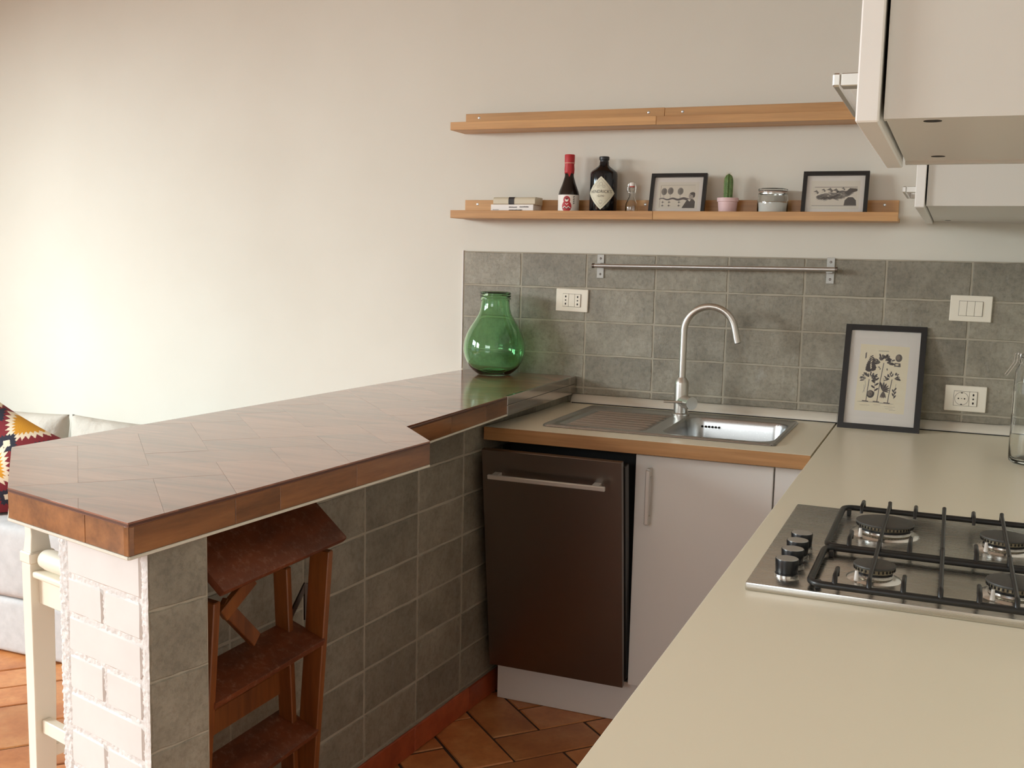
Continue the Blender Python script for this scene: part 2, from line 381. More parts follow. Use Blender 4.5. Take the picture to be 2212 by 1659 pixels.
for nm, pts in (('window_1', ('x', XL - 0.06, -2.75, -1.35, 0.45, 2.35)), ('window_2', ('x', XL - 0.06, -5.0, -3.3, 0.12, 2.5)), ('fill_opening', ('y', YF - 0.06, -2.2, -0.1, 1.0, 2.4))):  # the third one, in the front wall, is added to admit the rear fill
    ax, c, a0, a1, z0, z1 = pts; t = thing(nm, 'unseen window opening letting light into the room', None, (c, (a0 + a1) / 2, z0) if ax == 'x' else ((a0 + a1) / 2, c, z0), kind='structure')
    bm = B()
    for (p, q, r, s) in ((a0, a0 + 0.06, z0, z1), (a1 - 0.06, a1, z0, z1), (a0 + 0.06, a1 - 0.06, z0, z0 + 0.06), (a0 + 0.06, a1 - 0.06, z1 - 0.06, z1), ((a0 + a1) / 2 - 0.03, (a0 + a1) / 2 + 0.03, z0 + 0.06, z1 - 0.06)):
        if ax == 'x': bx(bm, c - 0.03, c + 0.03, p, q, r, s)
        else: bx(bm, p, q, c - 0.03, c + 0.03, r, s)
    obj('window_frame', bm, 'winframe', t)

# floor: herringbone terracotta tiles
fl = S('floor', box(XL - 0.15, XR + 0.15, YF - 0.15, YB + 0.15, -0.1, -0.004), 'mortar_floor', 'terracotta floor laid in a herringbone with dark joints')
U = 0.1535; ANG = math.radians(47.6); OX, OY = -0.583, -0.865
e1 = (math.cos(ANG), math.sin(ANG)); e2 = (math.sin(ANG), -math.cos(ANG))
def herring(a0, b0, u, rng, gap, test, e1=e1, e2=e2, ox=OX, oy=OY):
    for i in range(-rng, rng):
        for j in range(-rng, rng):
            k = (i + j) % 4
            if k == 0: A0, A1, B0, B1, ori = i, i + 2, j, j + 1, 0
            elif k == 2: A0, A1, B0, B1, ori = i, i + 1, j, j + 2, 1
            else: continue
            g = gap / 2
            cs = [(A0 * u + g, B0 * u + g), (A1 * u - g, B0 * u + g), (A1 * u - g, B1 * u - g), (A0 * u + g, B1 * u - g)]
            P = [(ox + a * e1[0] + b * e2[0], oy + a * e1[1] + b * e2[1]) for a, b in cs]
            ar = sum(P[n][0] * P[(n + 1) % 4][1] - P[(n + 1) % 4][0] * P[n][1] for n in range(4))
            if ar < 0: P = P[::-1]
            c = (sum(p[0] for p in P) / 4, sum(p[1] for p in P) / 4)
            if test(c): yield P, c, ori
room = [(XL, YF), (XR, YF), (XR, YB), (XL, YB)]
rest = B(); nt = 0
for P, c, ori in herring(0, 0, U, 45, 0.008, lambda c: XL - 0.2 < c[0] < XR + 0.2 and YF - 0.2 < c[1] < 0.2):
    P = clean(clip(P, room))
    if len(P) < 3 or parea(P) < 1e-4: continue
    vis = (-2.75 < c[0] < -0.95 and -2.3 < c[1] < -0.7) or (-0.9 < c[0] < 0.2 and -2.2 < c[1] < -0.4)
    P = [(p[0] + random.uniform(-.0012, .0012), p[1] + random.uniform(-.0012, .0012)) for p in P]
    if vis:
        obj('tile', chamfer_prism(P, -0.004, 0.0 + random.uniform(-0.0012, 0.0004), 0.003), 'terra', fl); nt += 1
    else: prism(rest, P, -0.004, -0.0005)
obj('tile_field', rest, 'terra', fl, kind='stuff')

# backsplash tiles on the back wall
wb = bpy.data.objects['wall_back']
ZT = 1.432; rows = [ZT, 1.3085, 1.190, 1.0715, 0.953, 0.926]
xs = [-1.110, -0.877] + [-0.877 + 0.252 * k for k in range(1, 8)]
xs = [x for x in xs if x < XR] + [XR]
obj('grout', box(-1.112, XR, -0.0065, 0.0, 0.93, ZT + 0.001), 'grout', wb)
random.seed(11)
def wall_tile(u0, u1, z0, z1, place, parent, g=0.0032, mat='slate', d=0.008):
    """irregular-edged tile; place(u, depth, z) -> xyz"""
    if u1 - u0 < 0.012 or z1 - z0 < 0.012: g = 0.001
    n = 6; m = 4; bm = B(); j = lambda: random.uniform(-0.0011, 0.0011)
    per = [(u0 + g + (u1 - u0 - 2 * g) * i / n, z0 + g) for i in range(n)] + [(u1 - g, z0 + g + (z1 - z0 - 2 * g) * i / m) for i in range(m)] + [(u1 - g - (u1 - u0 - 2 * g) * i / n, z1 - g) for i in range(n)] + [(u0 + g, z1 - g - (z1 - z0 - 2 * g) * i / m) for i in range(m)]
    per = [(a + j(), b + j()) for a, b in per]; cu, cz = (u0 + u1) / 2, (z0 + z1) / 2; k = 0.0022
    back = [bm.verts.new(place(a, 0, b)) for a, b in per]; mid = [bm.verts.new(place(a, d - 0.002, b)) for a, b in per]
    ins = [bm.verts.new(place(a - math.copysign(min(k, abs(a - cu)), a - cu), d + random.uniform(-.0004, .0004), b - math.copysign(min(k, abs(b - cz)), b - cz))) for a, b in per]
    N_ = len(per); bm.faces.new(ins)
    for i in range(N_):
        q = (i + 1) % N_; bm.faces.new((back[i], back[q], mid[q], mid[i])); bm.faces.new((mid[i], mid[q], ins[q], ins[i]))
    return obj('tile', bm, mat, parent)
for r in range(len(rows) - 1):
    for i in range(len(xs) - 1):
        wall_tile(xs[i], xs[i + 1], rows[r + 1], rows[r], lambda u, dd, z: (u, -dd, z), wb, g=0.0024)
S('trim_1', box(-1.1155, -1.1105, -0.0095, 0, 0.993, ZT + 0.003, 0.001), 'plaster', 'white plaster bead at the left end of the grey wall tiles')

# peninsula half wall
DW = Vector((-0.068, -0.9977)); A0 = Vector((-0.718, -0.558)); NRM = Vector((0.9977, -0.068))
def onw(s, d=0.0): p = A0 + DW * s + NRM * (d - 0.009); return (p.x, p.y)
P0 = Vector((-0.596, -2.280)); P1 = Vector((-0.567, -2.166)); DE = Vector((-0.967, 0.256)).normalized(); NE = Vector((-0.256, -0.967)).normalized()
ZB = 0.9315
s_end = 1.60
Q = onw(s_end); N0 = onw(-0.559)
DP = (P1 - P0).normalized(); NP = Vector((DP.y, -DP.x))
Pb = P0 - NE * 0.012; Pl = P0 + DE * 0.268 - NE * 0.012
P0c = P0 - NE * 0.012 - NP * 0.009; P1c = P1 - NP * 0.009
wp = S('wall_peninsula', prism(B(), [tuple(P0c), tuple(P1c), (Q[0] + 0.02, Q[1] + 0.03), Q, N0, (-0.93, 0.0), tuple(Pl)], 0, ZB), 'mortar', 'half-height kitchen peninsula wall, grey tiles on the kitchen side, white painted brick end')
obj('grout', prism(B(), [onw(-0.559, 0.006), onw(s_end, 0.006), onw(s_end, 0.0), onw(-0.559, 0.0)], 0.0, ZB), 'grout', wp)
prow = [ZB] + [0.820 - 0.1224 * k for k in range(0, 7)]
prow = [z for z in prow if z > 0.075] + [0.076]
pj = [-0.559, -0.54 + 0.0, -0.286, -0.032, 0.223, 0.478, 0.737, 0.992, 1.246, 1.5, s_end]
for r in range(len(prow) - 1):
    for i in range(1, len(pj) - 1):
        wall_tile(pj[i], pj[i + 1], prow[r + 1], prow[r], lambda u, dd, z: (*onw(u, dd), z), wp)
# terracotta skirting at its foot
sj = [-0.559, 0.166, 0.488, 0.81, 1.13, 1.45, s_end]
for i in range(len(sj) - 1):
    wall_tile(sj[i], sj[i + 1], 0.0, 0.077, lambda u, dd, z: (*onw(u, dd * 1.5), z), wp, g=0.0012, mat='terra_red')
    list(wp.children)[-1].name = 'skirting_tile'
# pillar kitchen face: grey tiles
def onp(s, d=0.0): p = P0 + DP * s + NP * (d - 0.009); return (p.x, p.y)
plen = (P1 - P0).length
for r in range(len(prow) - 1):
    wall_tile(-0.0, plen, prow[r + 1], prow[r], lambda u, dd, z: (*onp(u, dd), z), wp, g=0.0016)
obj('grout', prism(B(), [onp(0.0, 0.006), onp(plen, 0.006), onp(plen, 0.0), onp(0.0, 0.0)], 0.0, ZB), 'grout', wp)
# painted brick end
def one(s, d, z): p = P0 + DE * s + NE * (d - 0.0075); return (p.x, p.y, z)
bm = B(); ns, nz = 90, 310
grid = []
for j in range(nz + 1):
    row = []
    for i in range(ns + 1):
        s = 0.0005 + 0.2735 * i / ns; z = ZB * j / nz
        d = 0.0070 + 0.0018 * noise.noise(Vector((s * 130, z * 130, 1))) + 0.002 * noise.noise(Vector((s * 300, z * 300, 5)))
        if s > 0.246: d += 0.002 + 0.003 * noise.noise(Vector((s * 220, z * 200, 9)))
        if s < 0.016: d += 0.0022
        if i == ns or j == 0 or j == nz: d = 0.0
        if i == 0: d = 0.0085
        sj_ = s + (0.0012 * noise.noise(Vector((0, z * 70, 3))) if i in (0, 1, ns, ns - 1) else 0)
        row.append(bm.verts.new(one(sj_, d, z)))
    grid.append(row)
for j in range(nz):
    for i in range(ns): bm.faces.new((grid[j][i], grid[j][i + 1], grid[j + 1][i + 1], grid[j + 1][i]))
obj('mortar', bm, 'mortar', wp, smooth=180)
def brick(s0, s1, z0, z1):
    bm = B(); n, m = 8, 5; g = []
    for j in range(m + 1):
        row = []
        for i in range(n + 1):
            edge = i in (0, n) or j in (0, m); s = s0 + (s1 - s0) * i / n; z = z0 + (z1 - z0) * j / m
            d = (0.0055 if edge else 0.0098) + 0.0008 * noise.noise(Vector((s * 40, z * 40, 0)))
            if edge: s += 0.003 * noise.noise(Vector((s * 80, z * 80, 2))); z += 0.003 * noise.noise(Vector((s * 80, z * 80, 7)))
            elif i in (1, n - 1): s += (-1 if i == 1 else 1) * ((s1 - s0) / n - 0.005)
            if not edge and j in (1, m - 1): z += (-1 if j == 1 else 1) * ((z1 - z0) / m - 0.004)
            row.append(bm.verts.new(one(s, d, z)))
        g.append(row)
    for j in range(m):
        for i in range(n): bm.faces.new((g[j][i], g[j][i + 1], g[j + 1][i + 1], g[j + 1][i]))
    bk = [bm.verts.new(one(s, 0.0, z)) for s, z in ((s0, z0), (s1, z0), (s1, z1), (s0, z1))]; bm.faces.new(bk[::-1])
    obj('brick', bm, 'plaster', wp, smooth=28)
zz = 0.834; brick(0.020, 0.245, 0.838, 0.927)
k = 0
while zz > 0.03:
    z0 = max(zz - 0.070, 0.005)
    if k % 2 == 0: brick(0.020, 0.1285, z0 + 0.003, zz - 0.003); brick(0.1345, 0.245, z0 + 0.003, zz - 0.003)
    else: brick(0.020, 0.245, z0 + 0.003, zz - 0.003)
    zz -= 0.0705; k += 1

# ================================================================== BAR TOP
TZ = 0.992
A_, B_, C_, D_, E_, F_, G_, H_, K_ = (-1.221, -1.983), (-0.920, -2.263), (-0.565, -2.357), (-0.494, -1.477), (-0.630, -1.330), (-0.646, -0.665), (-0.653, -0.012), (-1.086, -0.012), (-1.141, -0.7776)
bar = thing('bar_counter', 'angled dark parquet bar top with a stepped notch, resting on the tiled peninsula wall', 'counter', (-0.85, -1.2, 0.932))
bm = B(); ins = [(-1.212, -1.980), (-0.917, -2.255), (-0.573, -2.346), (-0.503, -1.480), (-0.640, -1.334), (-0.655, -0.665), (-0.662, -0.012), (-1.077, -0.012), (-1.130, -0.748)]
prism(bm, ins, 0.9375, 0.984); obj('core', bm, 'core', bar)
bu = 0.128; bang = math.radians(45)
be1 = (math.cos(bang), math.sin(bang)); be2 = (math.sin(bang), -math.cos(bang))
sec1 = [A_, B_, C_, D_, E_, K_]; sec2 = [K_, E_, F_, G_, H_]
for sec in (sec1, sec2):
    ar = sum(sec[n][0] * sec[(n + 1) % len(sec)][1] - sec[(n + 1) % len(sec)][0] * sec[n][1] for n in range(len(sec)))
    reg = sec if ar > 0 else sec[::-1]
    for P, c, ori in herring(0, 0, bu, 22, 0.0002, lambda c: -1.5 < c[0] < -0.3 and -2.6 < c[1] < 0.2, be1, be2, -0.935, -1.544):
        Pc = clean(clip(P, reg))
        if len(Pc) < 3 or parea(Pc) < 2e-4: continue
        obj('plank', chamfer_prism(Pc, 0.984, TZ - random.uniform(0, 0.0002), 0.00015), 'plank_a' if ori == 0 else 'plank_b', bar)
def fascia(p, q, n, outward, z0=0.9375, z1=0.9840, mat='fascia', t=0.011, name='edge_board', splits=None):
    p = Vector(p); q = Vector(q); d = (q - p); L = d.length; d.normalize(); nn = Vector(outward)
    sp = splits or [L * i / n for i in range(n + 1)]
    for a, b in zip(sp, sp[1:]):
        u = p + d * (a + 0.0004); v = p + d * (b - 0.0004)
        bm = prism(B(), [tuple(u), tuple(v), tuple(v - nn * t), tuple(u - nn * t)], z0, z1); bevel(bm, 0.0008)
        obj(name, bm, mat, bar)
def outn(p, q, inside=(-0.85, -1.2)):
    d = (Vector(q) - Vector(p)).normalized(); n = Vector((d.y, -d.x)); m = (Vector(p) + Vector(q)) / 2
    return n if (m - Vector(inside)).dot(n) > 0 else -n
fascia(A_, B_, 2, outn(A_, B_)); fascia(B_, C_, 2, outn(B_, C_), splits=[0, 0.245, 0.3672])
fascia(C_, D_, 4, outn(C_, D_), splits=[0, 0.24, 0.36, 0.60, 0.8828]); fascia(D_, E_, 1, Vector((0.68, 0.73)).normalized())
fascia(E_, F_, 3, outn(E_, F_), splits=[0, 0.26, 0.50, 0.666]); fascia(A_, K_, 4, outn(A_, K_)); fascia(K_, H_, 3, outn(K_, H_))
for a, b in ((A_, B_), (B_, C_), (C_, D_), (E_, F_), (A_, K_), (K_, H_)):
    oo = outn(a, b) * 0.0004; fascia(Vector(a) + oo, Vector(b) + oo, 1, outn(a, b), 0.9842, 0.9895, 'lip', 0.003, 'edge_lip')
oo = Vector((0.68, 0.73)).normalized() * 0.0004; fascia(Vector(D_) + oo, Vector(E_) + oo, 1, oo.normalized(), 0.9842, 0.9895, 'lip', 0.003, 'edge_lip')
# thin light metal strip under the edge
def strip(p, q, out, name='edge_strip'):
    p = Vector(p); q = Vector(q); n = out; bm = prism(B(), [tuple(p + n * 0.002), tuple(q + n * 0.002), tuple(q - n * 0.012), tuple(p - n * 0.012)], 0.932, 0.9373); bevel(bm, 0.0012); obj(name, bm, 'trim', bar)
for a, b in ((A_, B_), (B_, C_), (C_, D_), (E_, F_), (A_, K_), (K_, H_)): strip(a, b, outn(a, b))
# steel end cover beside the sink
nf = outn(F_, G_); p, q = Vector(F_), Vector(G_)
bm = prism(B(), [tuple(p + nf * 0.0015), tuple(q + nf * 0.0015), tuple(q - nf * 0.010), tuple(p - nf * 0.010)], 0.965, 0.9925); bevel(bm, 0.0008); obj('steel_cover', bm, 'steel_plate', bar)
bm = prism(B(), [tuple(p + nf * 0.0022), tuple(q + nf * 0.0022), tuple(q - nf * 0.010), tuple(p - nf * 0.010)], 0.932, 0.9642); bevel(bm, 0.0008); obj('steel_cover', bm, 'steel_plate', bar)

# ================================================================== SINK RUN
CZ = 0.897
cw = thing('sink_worktop', 'cream worktop with a plywood-coloured front edge holding the sink', 'worktop', (-0.2, -0.35, 0.857))
bm = B(); xs_, ys_ = (-0.542, 0.132), (-0.568, -0.112)
for (x0, x1, y0, y1) in ((-0.685, xs_[0], -0.682, -0.001), (xs_[1], 0.257, -0.682, -0.001), (xs_[0], xs_[1], -0.682, ys_[0]), (xs_[0], xs_[1], ys_[1], -0.001)): bx(bm, x0, x1, y0, y1, 0.857, CZ)
obj('surface', bm, 'laminate', cw)
bm = box(-0.712, 0.257, -0.687, -0.682, 0.857, CZ - 0.0005, 0.0006); obj('front_edge', bm, 'edge', cw)
bm = B(); prism(bm, [(-0.712, -0.682), (-0.685, -0.682), (-0.685, -0.30)], 0.857, CZ); obj('infill', bm, 'laminate', cw)
rw = obj('side_worktop', box(0.262, XR - 0.001, -3.25, -0.001, 0.857, CZ, 0.0015), 'laminate'); tag(rw, 'long cream worktop on the right carrying the gas hob', 'worktop')
us = B(); prof = [(0.0, 0.0), (-0.030, 0.0), (-0.030, 0.008), (-0.026, 0.016), (-0.017, 0.024), (-0.0085, 0.030), (0.0, 0.030)]
def extrude_x(bm, prof, x0, x1):
    a = [bm.verts.new((x0, y, z)) for y, z in prof]; b = [bm.verts.new((x1, y, z)) for y, z in prof]; n = len(prof)
    bm.faces.new(a); bm.faces.new(b[::-1])
    for i in range(n): bm.faces.new((a[i], a[(i + 1) % n], b[(i + 1) % n], b[i]))
us_o = thing('worktop_upstand', 'slim rounded off-white sealing strip along the wall behind the sink', 'trim strip', (0.1, 0, CZ))
extrude_x(us, [(y, z + CZ) for y, z in prof], -0.664, 0.2595); obj('strip', us, 'upstand', us_o, smooth=50)
us = B(); extrude_x(us, [(y, z + CZ) for y, z in prof], 0.2605, XR - 0.001); obj('strip', us, 'upstand', us_o, smooth=50)
obj('sealant', box(-0.660, XR - 0.001, -0.0315, -0.0302, CZ, CZ + 0.003), 'dark', us_o)

# dishwasher
dw = thing('dishwasher', 'dark brushed-steel integrated dishwasher with its door slightly ajar', 'dishwasher', (-0.475, -0.35, 0))
obj('cabinet_body', box(-0.668, -0.262, -0.574, -0.03, 0.129, 0.845), 'dark', dw)
th = math.radians(7.6)
Md = Matrix.Translation((0, -0.628, 0.134)) @ Matrix.Rotation(th, 4, 'X')
bm = box(-0.694, -0.256, -0.020, 0.0, 0, 0.712, 0.0012, 1, None)
for v in bm.verts: v.co = Md @ v.co
door = obj('door', bm, 'steel_dark', dw)
bm = box(-0.690, -0.2545, 0.012, 0.05, 0.01, 0.690, 0.002)
for v in bm.verts: v.co = Md @ v.co
obj('inner_door', bm, 'black', dw)
bm = B(); bx(bm, -0.660, -0.294, -0.062, -0.052, 0.634, 0.648)
bevel(bm, 0.002)
for v in bm.verts: v.co = Md @ v.co
hd = obj('handle', bm, 'handle', door)
for x in (-0.640, -0.326):
    bm = box(x - 0.011, x + 0.011, -0.0525, -0.0205, 0.634, 0.646, 0.001)
    for v in bm.verts: v.co = Md @ v.co
    obj('handle_post', bm, 'handle', door)
# sink cabinet
scb = thing('sink_cabinet', 'white base cabinet with a vertical bar handle under the sink', 'cabinet', (-0.05, -0.3, 0))
bm = B()
for q in ((-0.252, -0.236, -0.598, -0.02, 0.129, 0.856), (0.140, 0.156, -0.598, -0.02, 0.129, 0.856), (-0.236, 0.140, -0.598, -0.02, 0.129, 0.145)): bx(bm, *q)
obj('carcass', bm, 'cab', scb)
d = obj('door', box(-0.248, 0.152, -0.620, -0.600, 0.134, 0.843, 0.0015), 'cab', scb)
bm = B(); bx(bm, -0.2075, -0.1955, -0.656, -0.648, 0.643, 0.805); bevel(bm, 0.0015); obj('handle', bm, 'handle', d)
for z in (0.652, 0.796): obj('handle_post', box(-0.2060, -0.1965, -0.6485, -0.6205, z - 0.013, z + 0.013, 0.001), 'handle', d)
fp = obj('filler_panel', box(0.156, 0.288, -0.616, -0.598, 0.134, 0.843, 0.001), 'cab'); tag(fp, 'narrow white corner panel right of the sink cabinet door', 'panel')
pl = obj('plinth', box(-0.690, 0.290, -0.590, -0.575, 0.0, 0.128, 0.001), 'cab'); tag(pl, 'white kickboard under the dishwasher and sink cabinet', 'plinth')
# base cabinets under the hob counter
for i, (y0, y1) in enumerate(((-1.25, -0.60), (-1.98, -1.255), (-2.60, -1.985), (-3.2, -2.605))):
    t = thing('base_cabinet', ['white corner base cabinet under the right worktop, next to the sink cabinet', 'white base cabinet directly under the gas hob', 'white base cabinet under the right worktop, nearer than the hob', 'white base cabinet under the near end of the right worktop'][i], 'cabinet', (0.6, (y0 + y1) / 2, 0), group='base cabinets under the right worktop')
    obj('carcass', box(0.312, XR - 0.002, y0 + 0.001, y1 - 0.001, 0.10, 0.856), 'cab', t)
    dd = obj('door', box(0.290, 0.310, y0 + 0.003, y1 - 0.003, 0.134, 0.843, 0.0015), 'cab', t)
    bm = B(); bx(bm, 0.254, 0.262, y0 + 0.04, y0 + 0.052, 0.643, 0.805); obj('handle', bm, 'handle', dd)
    obj('handle_post', box(0.262, 0.290, y0 + 0.041, y0 + 0.051, 0.652, 0.668), 'handle', dd)
    obj('handle_post', box(0.262, 0.290, y0 + 0.041, y0 + 0.051, 0.780, 0.796), 'handle', dd)
pl2 = obj('plinth', box(0.325, 0.340, -3.2, -0.60, 0, 0.099), 'cab'); tag(pl2, 'white kickboard under the right worktop', 'plinth')

# ------------------------------------------------------------------ sink (height field)
sk = thing('kitchen_sink', 'stainless steel inset sink with ribbed drainer on the left', 'sink', (-0.2, -0.33, CZ))
X0, X1, Y0, Y1 = -0.562, 0.148, -0.588, -0.092
def rr(x, y, x0, x1, y0, y1, r):
    cx, cy = (x0 + x1) / 2, (y0 + y1) / 2; dx = abs(x - cx) - (x1 - x0) / 2 + r; dy = abs(y - cy) - (y1 - y0) / 2 + r
    return math.hypot(max(dx, 0), max(dy, 0)) + min(max(dx, dy), 0) - r
def sst(a, b, x): t = min(1, max(0, (x - a) / (b - a))); return t * t * (3 - 2 * t)
def zsink(x, y):
    z = CZ + 0.0050
    e = -rr(x, y, X0, X1, Y0, Y1, 0.02)
    z += 0.0025 * (1 - sst(0.004, 0.012, e)) - 0.006 * (1 - sst(0.0, 0.003, e))
    z -= 0.0015 * sst(0.012, 0.02, e)
    b = -rr(x, y, -0.202, 0.132, -0.548, -0.155, 0.06)
    z -= 0.155 * sst(0.0, 0.028, b) + 0.004 * sst(0.02, 0.14, b)
    dr = -rr(x, y, -0.528, -0.245, -0.535, -0.165, 0.02)
    if dr > 0:
        z -= 0.007 * sst(0, 0.014, dr); ph = (y + 0.535) / 0.37 * 8
        inx = sst(-0.52, -0.50, x) * (1 - sst(-0.275, -0.255, x)); z += 0.0075 * inx * max(0, math.cos(2 * PI * (ph - 0.5))) ** 4 * sst(0.0, 0.02, dr)
    return z
nx, ny = 236, 166; zz_ = [[zsink(X0 + (X1 - X0) * i / nx, Y0 + (Y1 - Y0) * j / ny) for i in range(nx + 1)] for j in range(ny + 1)]
bms = {'rim': B(), 'bowl': B(), 'drainer': B()}; vmap = {k: {} for k in bms}
# cell index ranges, true xy
for j in range(ny):
    for i in range(nx):
        xc = X0 + (X1 - X0) * (i + .5) / nx; yc = Y0 + (Y1 - Y0) * (j + .5) / ny
        if rr(xc, yc, X0, X1, Y0, Y1, 0.02) > 0: continue
        k = 'bowl' if rr(xc, yc, -0.204, 0.134, -0.550, -0.153, 0.06) < 0 else ('drainer' if rr(xc, yc, -0.530, -0.243, -0.537, -0.163, 0.02) < 0 else 'rim')
        q = []
        for (a, b) in ((i, j), (i + 1, j), (i + 1, j + 1), (i, j + 1)):
            if (a, b) not in vmap[k]: vmap[k][(a, b)] = bms[k].verts.new((X0 + (X1 - X0) * a / nx, Y0 + (Y1 - Y0) * b / ny, zz_[b][a]))
            q.append(vmap[k][(a, b)])
        bms[k].faces.new(q)
for k in bms:
    o = obj(k, bms[k], 'steel_sink', sk, smooth=180)
bm = B(); lathe(bm, [(0, 0.002), (0.02, 0.002), (0.03, 0.0045), (0.038, 0.0045), (0.041, 0.0)], 32, (-0.035, -0.33, 0.741)); obj('drain', bm, 'wire', sk, smooth=40)
bm = B()
for k in range(6): cyl(bm, (-0.152 + k * 0.011, -0.166, 0.872), (-0.152 + k * 0.011, -0.171, 0.872), 0.0035, 10)
obj('overflow_hole', bm, 'hole', sk)

# ------------------------------------------------------------------ faucet
fx, fy = -0.2315, -0.150
fa = thing('kitchen_faucet', 'tall brushed-nickel gooseneck faucet at the back of the sink', 'faucet', (fx, fy, CZ))
bm = lathe(B(), [(0, 0.0), (0.030, 0.0), (0.030, 0.006), (0.0235, 0.009), (0.0235, 0.105), (0.0225, 0.113), (0.0155, 0.124), (0.0135, 0.128), (0, 0.128)], 36, (fx, fy, CZ + 0.0037)); obj('body', bm, 'nickel', fa, smooth=35)
R_ = 0.085; pts = [(fx, fy, CZ + 0.125), (fx, fy, CZ + 0.20), (fx, fy, CZ + 0.285)]
cxx = fx + R_; zc_ = CZ + 0.285
for k in range(1, 25):
    a = PI - k / 24 * math.radians(166); pts.append((cxx + R_ * math.cos(a), fy - 0.004 * k / 24, zc_ + R_ * math.sin(a)))
a = math.radians(14); dx, dz = math.sin(a) , -math.cos(a)
lx, ly, lz = pts[-1]; pts.append((lx + 0.0065, ly, lz - 0.028)); pts.append((lx + 0.0115, ly, lz - 0.050))
obj('spout', tube(B(), pts, 0.0115, 20), 'nickel', fa, smooth=50)
bm = B(); cyl(bm, (lx + 0.0112, ly, lz - 0.0485), (lx + 0.0117, ly, lz - 0.0515), 0.0095, 20); obj('aerator', bm, 'black', fa)
hdir = Vector((0.72, -0.69, 0)).normalized(); c0 = Vector((fx, fy, CZ + 0.052))
hb = obj('mixer_barrel', cyl(B(), c0 + hdir * 0.005, c0 + hdir * 0.066, 0.0215, 32), 'nickel', fa, smooth=50)
lv = c0 + hdir * 0.050; ld = Vector((-0.96, -0.28, 0.02)).normalized()
obj('lever', tube(B(), [lv + ld * 0.010, lv + ld * 0.084], 0.0042, 14), 'nickel', hb, smooth=50)

# ================================================================== HOB
hob = thing('gas_hob', 'stainless steel four-burner gas hob with black cast grates', 'hob', (0.565, -1.65, CZ))
bm = B(); prism(bm, [(0.311, -1.957), (0.815, -1.957), (0.815, -1.352), (0.311, -1.352)], CZ, 0.9105); bevel(bm, 0.004, 2); obj('plate', bm, 'cook', hob, smooth=40)
bm = B(); bx(bm, 0.315, 0.811, -1.953, -1.356, CZ - 0.0, CZ + 0.0014); obj('seal', bm, 'dark', hob)
HZ = 0.9105
for y in (-1.713, -1.768, -1.828, -1.893):
    k = lathe(B(), [(0, 0.0), (0.0185, 0.0), (0.0185, 0.0035), (0.0165, 0.005), (0.0165, 0.0065), (0.0178, 0.0075), (0.0188, 0.0275), (0.0183, 0.029), (0, 0.029)], 32, (0.366, y, HZ))
    ko = obj('knob', k, 'knob', hob, smooth=35)
    obj('knob_face', lathe(B(), [(0.0, 0.0005), (0.0172, 0.0005), (0.0175, 0.0), (0, 0)], 32, (0.366, y, HZ + 0.029)), 'steel', ko, smooth=30)
    obj('knob_ring', lathe(B(), [(0.0188, 0.0), (0.0195, 0.0), (0.0195, 0.0045), (0.0186, 0.0045)], 32, (0.366, y, HZ), closed=True), 'wire', ko, smooth=30)
def burner(x, y, r):
    b = obj('burner', lathe(B(), [(0, 0), (r + 0.010, 0.0), (r + 0.008, 0.002), (r * 0.98, 0.006), (r * 0.9, 0.0065), (r * 0.9, 0.0095), (0, 0.0095)], 40, (x, y, HZ)), 'wire', hob, smooth=35)
    obj('burner_gap', lathe(B(), [(0, 0), (r * 0.86, 0), (r * 0.86, 0.0035), (0, 0.0035)], 40, (x, y, HZ + 0.0095)), 'dark', b, smooth=35)
    bm = lathe(B(), [(0, 0), (r * 0.86, 0), (r * 0.93, 0.003), (r * 0.95, 0.0075), (r * 0.93, 0.008), (0, 0.008)], 40, (x, y, HZ + 0.013)); obj('burner_ring', bm, 'brass', b, smooth=35)
    bm = B(); n = int(r * 900)
    for k in range(n):
        a = 2 * PI * k / n; cx, cy = x + math.cos(a) * r * 0.95, y + math.sin(a) * r * 0.95
        M = Matrix.Translation((cx, cy, HZ + 0.0185)) @ Matrix.Rotation(a, 4, 'Z'); bx(bm, -0.0012, 0.0012, -0.001, 0.001, -0.0025, 0.0015, M)
    obj('flame_slot', bm, 'hole', b, kind='stuff')
    obj('burner_cap', lathe(B(), [(0, 0), (r * 0.98, 0), (r * 1.0, 0.0015), (r * 0.98, 0.0035), (r * 0.9, 0.0045), (0, 0.005)], 40, (x, y, HZ + 0.021)), 'cap', b, smooth=35)
    tube_pts = [(x - r * 0.75, y - r * 0.95, HZ + 0.002), (x - r * 0.75, y - r * 0.95, HZ + 0.018)]
    obj('igniter', tube(B(), tube_pts, [0.004, 0.0025], 10), 'ceramic', b)
for x, y, r in ((0.495, -1.532, 0.053), (0.497, -1.842, 0.033), (0.700, -1.545, 0.042), (0.702, -1.842, 0.042)): burner(x, y, r)
def loop(x0, x1, y0, y1, z, r, cr=0.022):
    pts = []
    for (cx, cy, a0) in ((x1 - cr, y1 - cr, 0), (x0 + cr, y1 - cr, PI / 2), (x0 + cr, y0 + cr, PI), (x1 - cr, y0 + cr, 3 * PI / 2)):
        for k in range(6): a = a0 + k / 5 * PI / 2; pts.append((cx + cr * math.cos(a), cy + cr * math.sin(a), z))
    pts.append(pts[0]); bm = tube(B(), pts, r, 10, caps=False); bmesh.ops.remove_doubles(bm, verts=list(bm.verts), dist=1e-5); return bm
gz = 0.9215; GF = 0.937
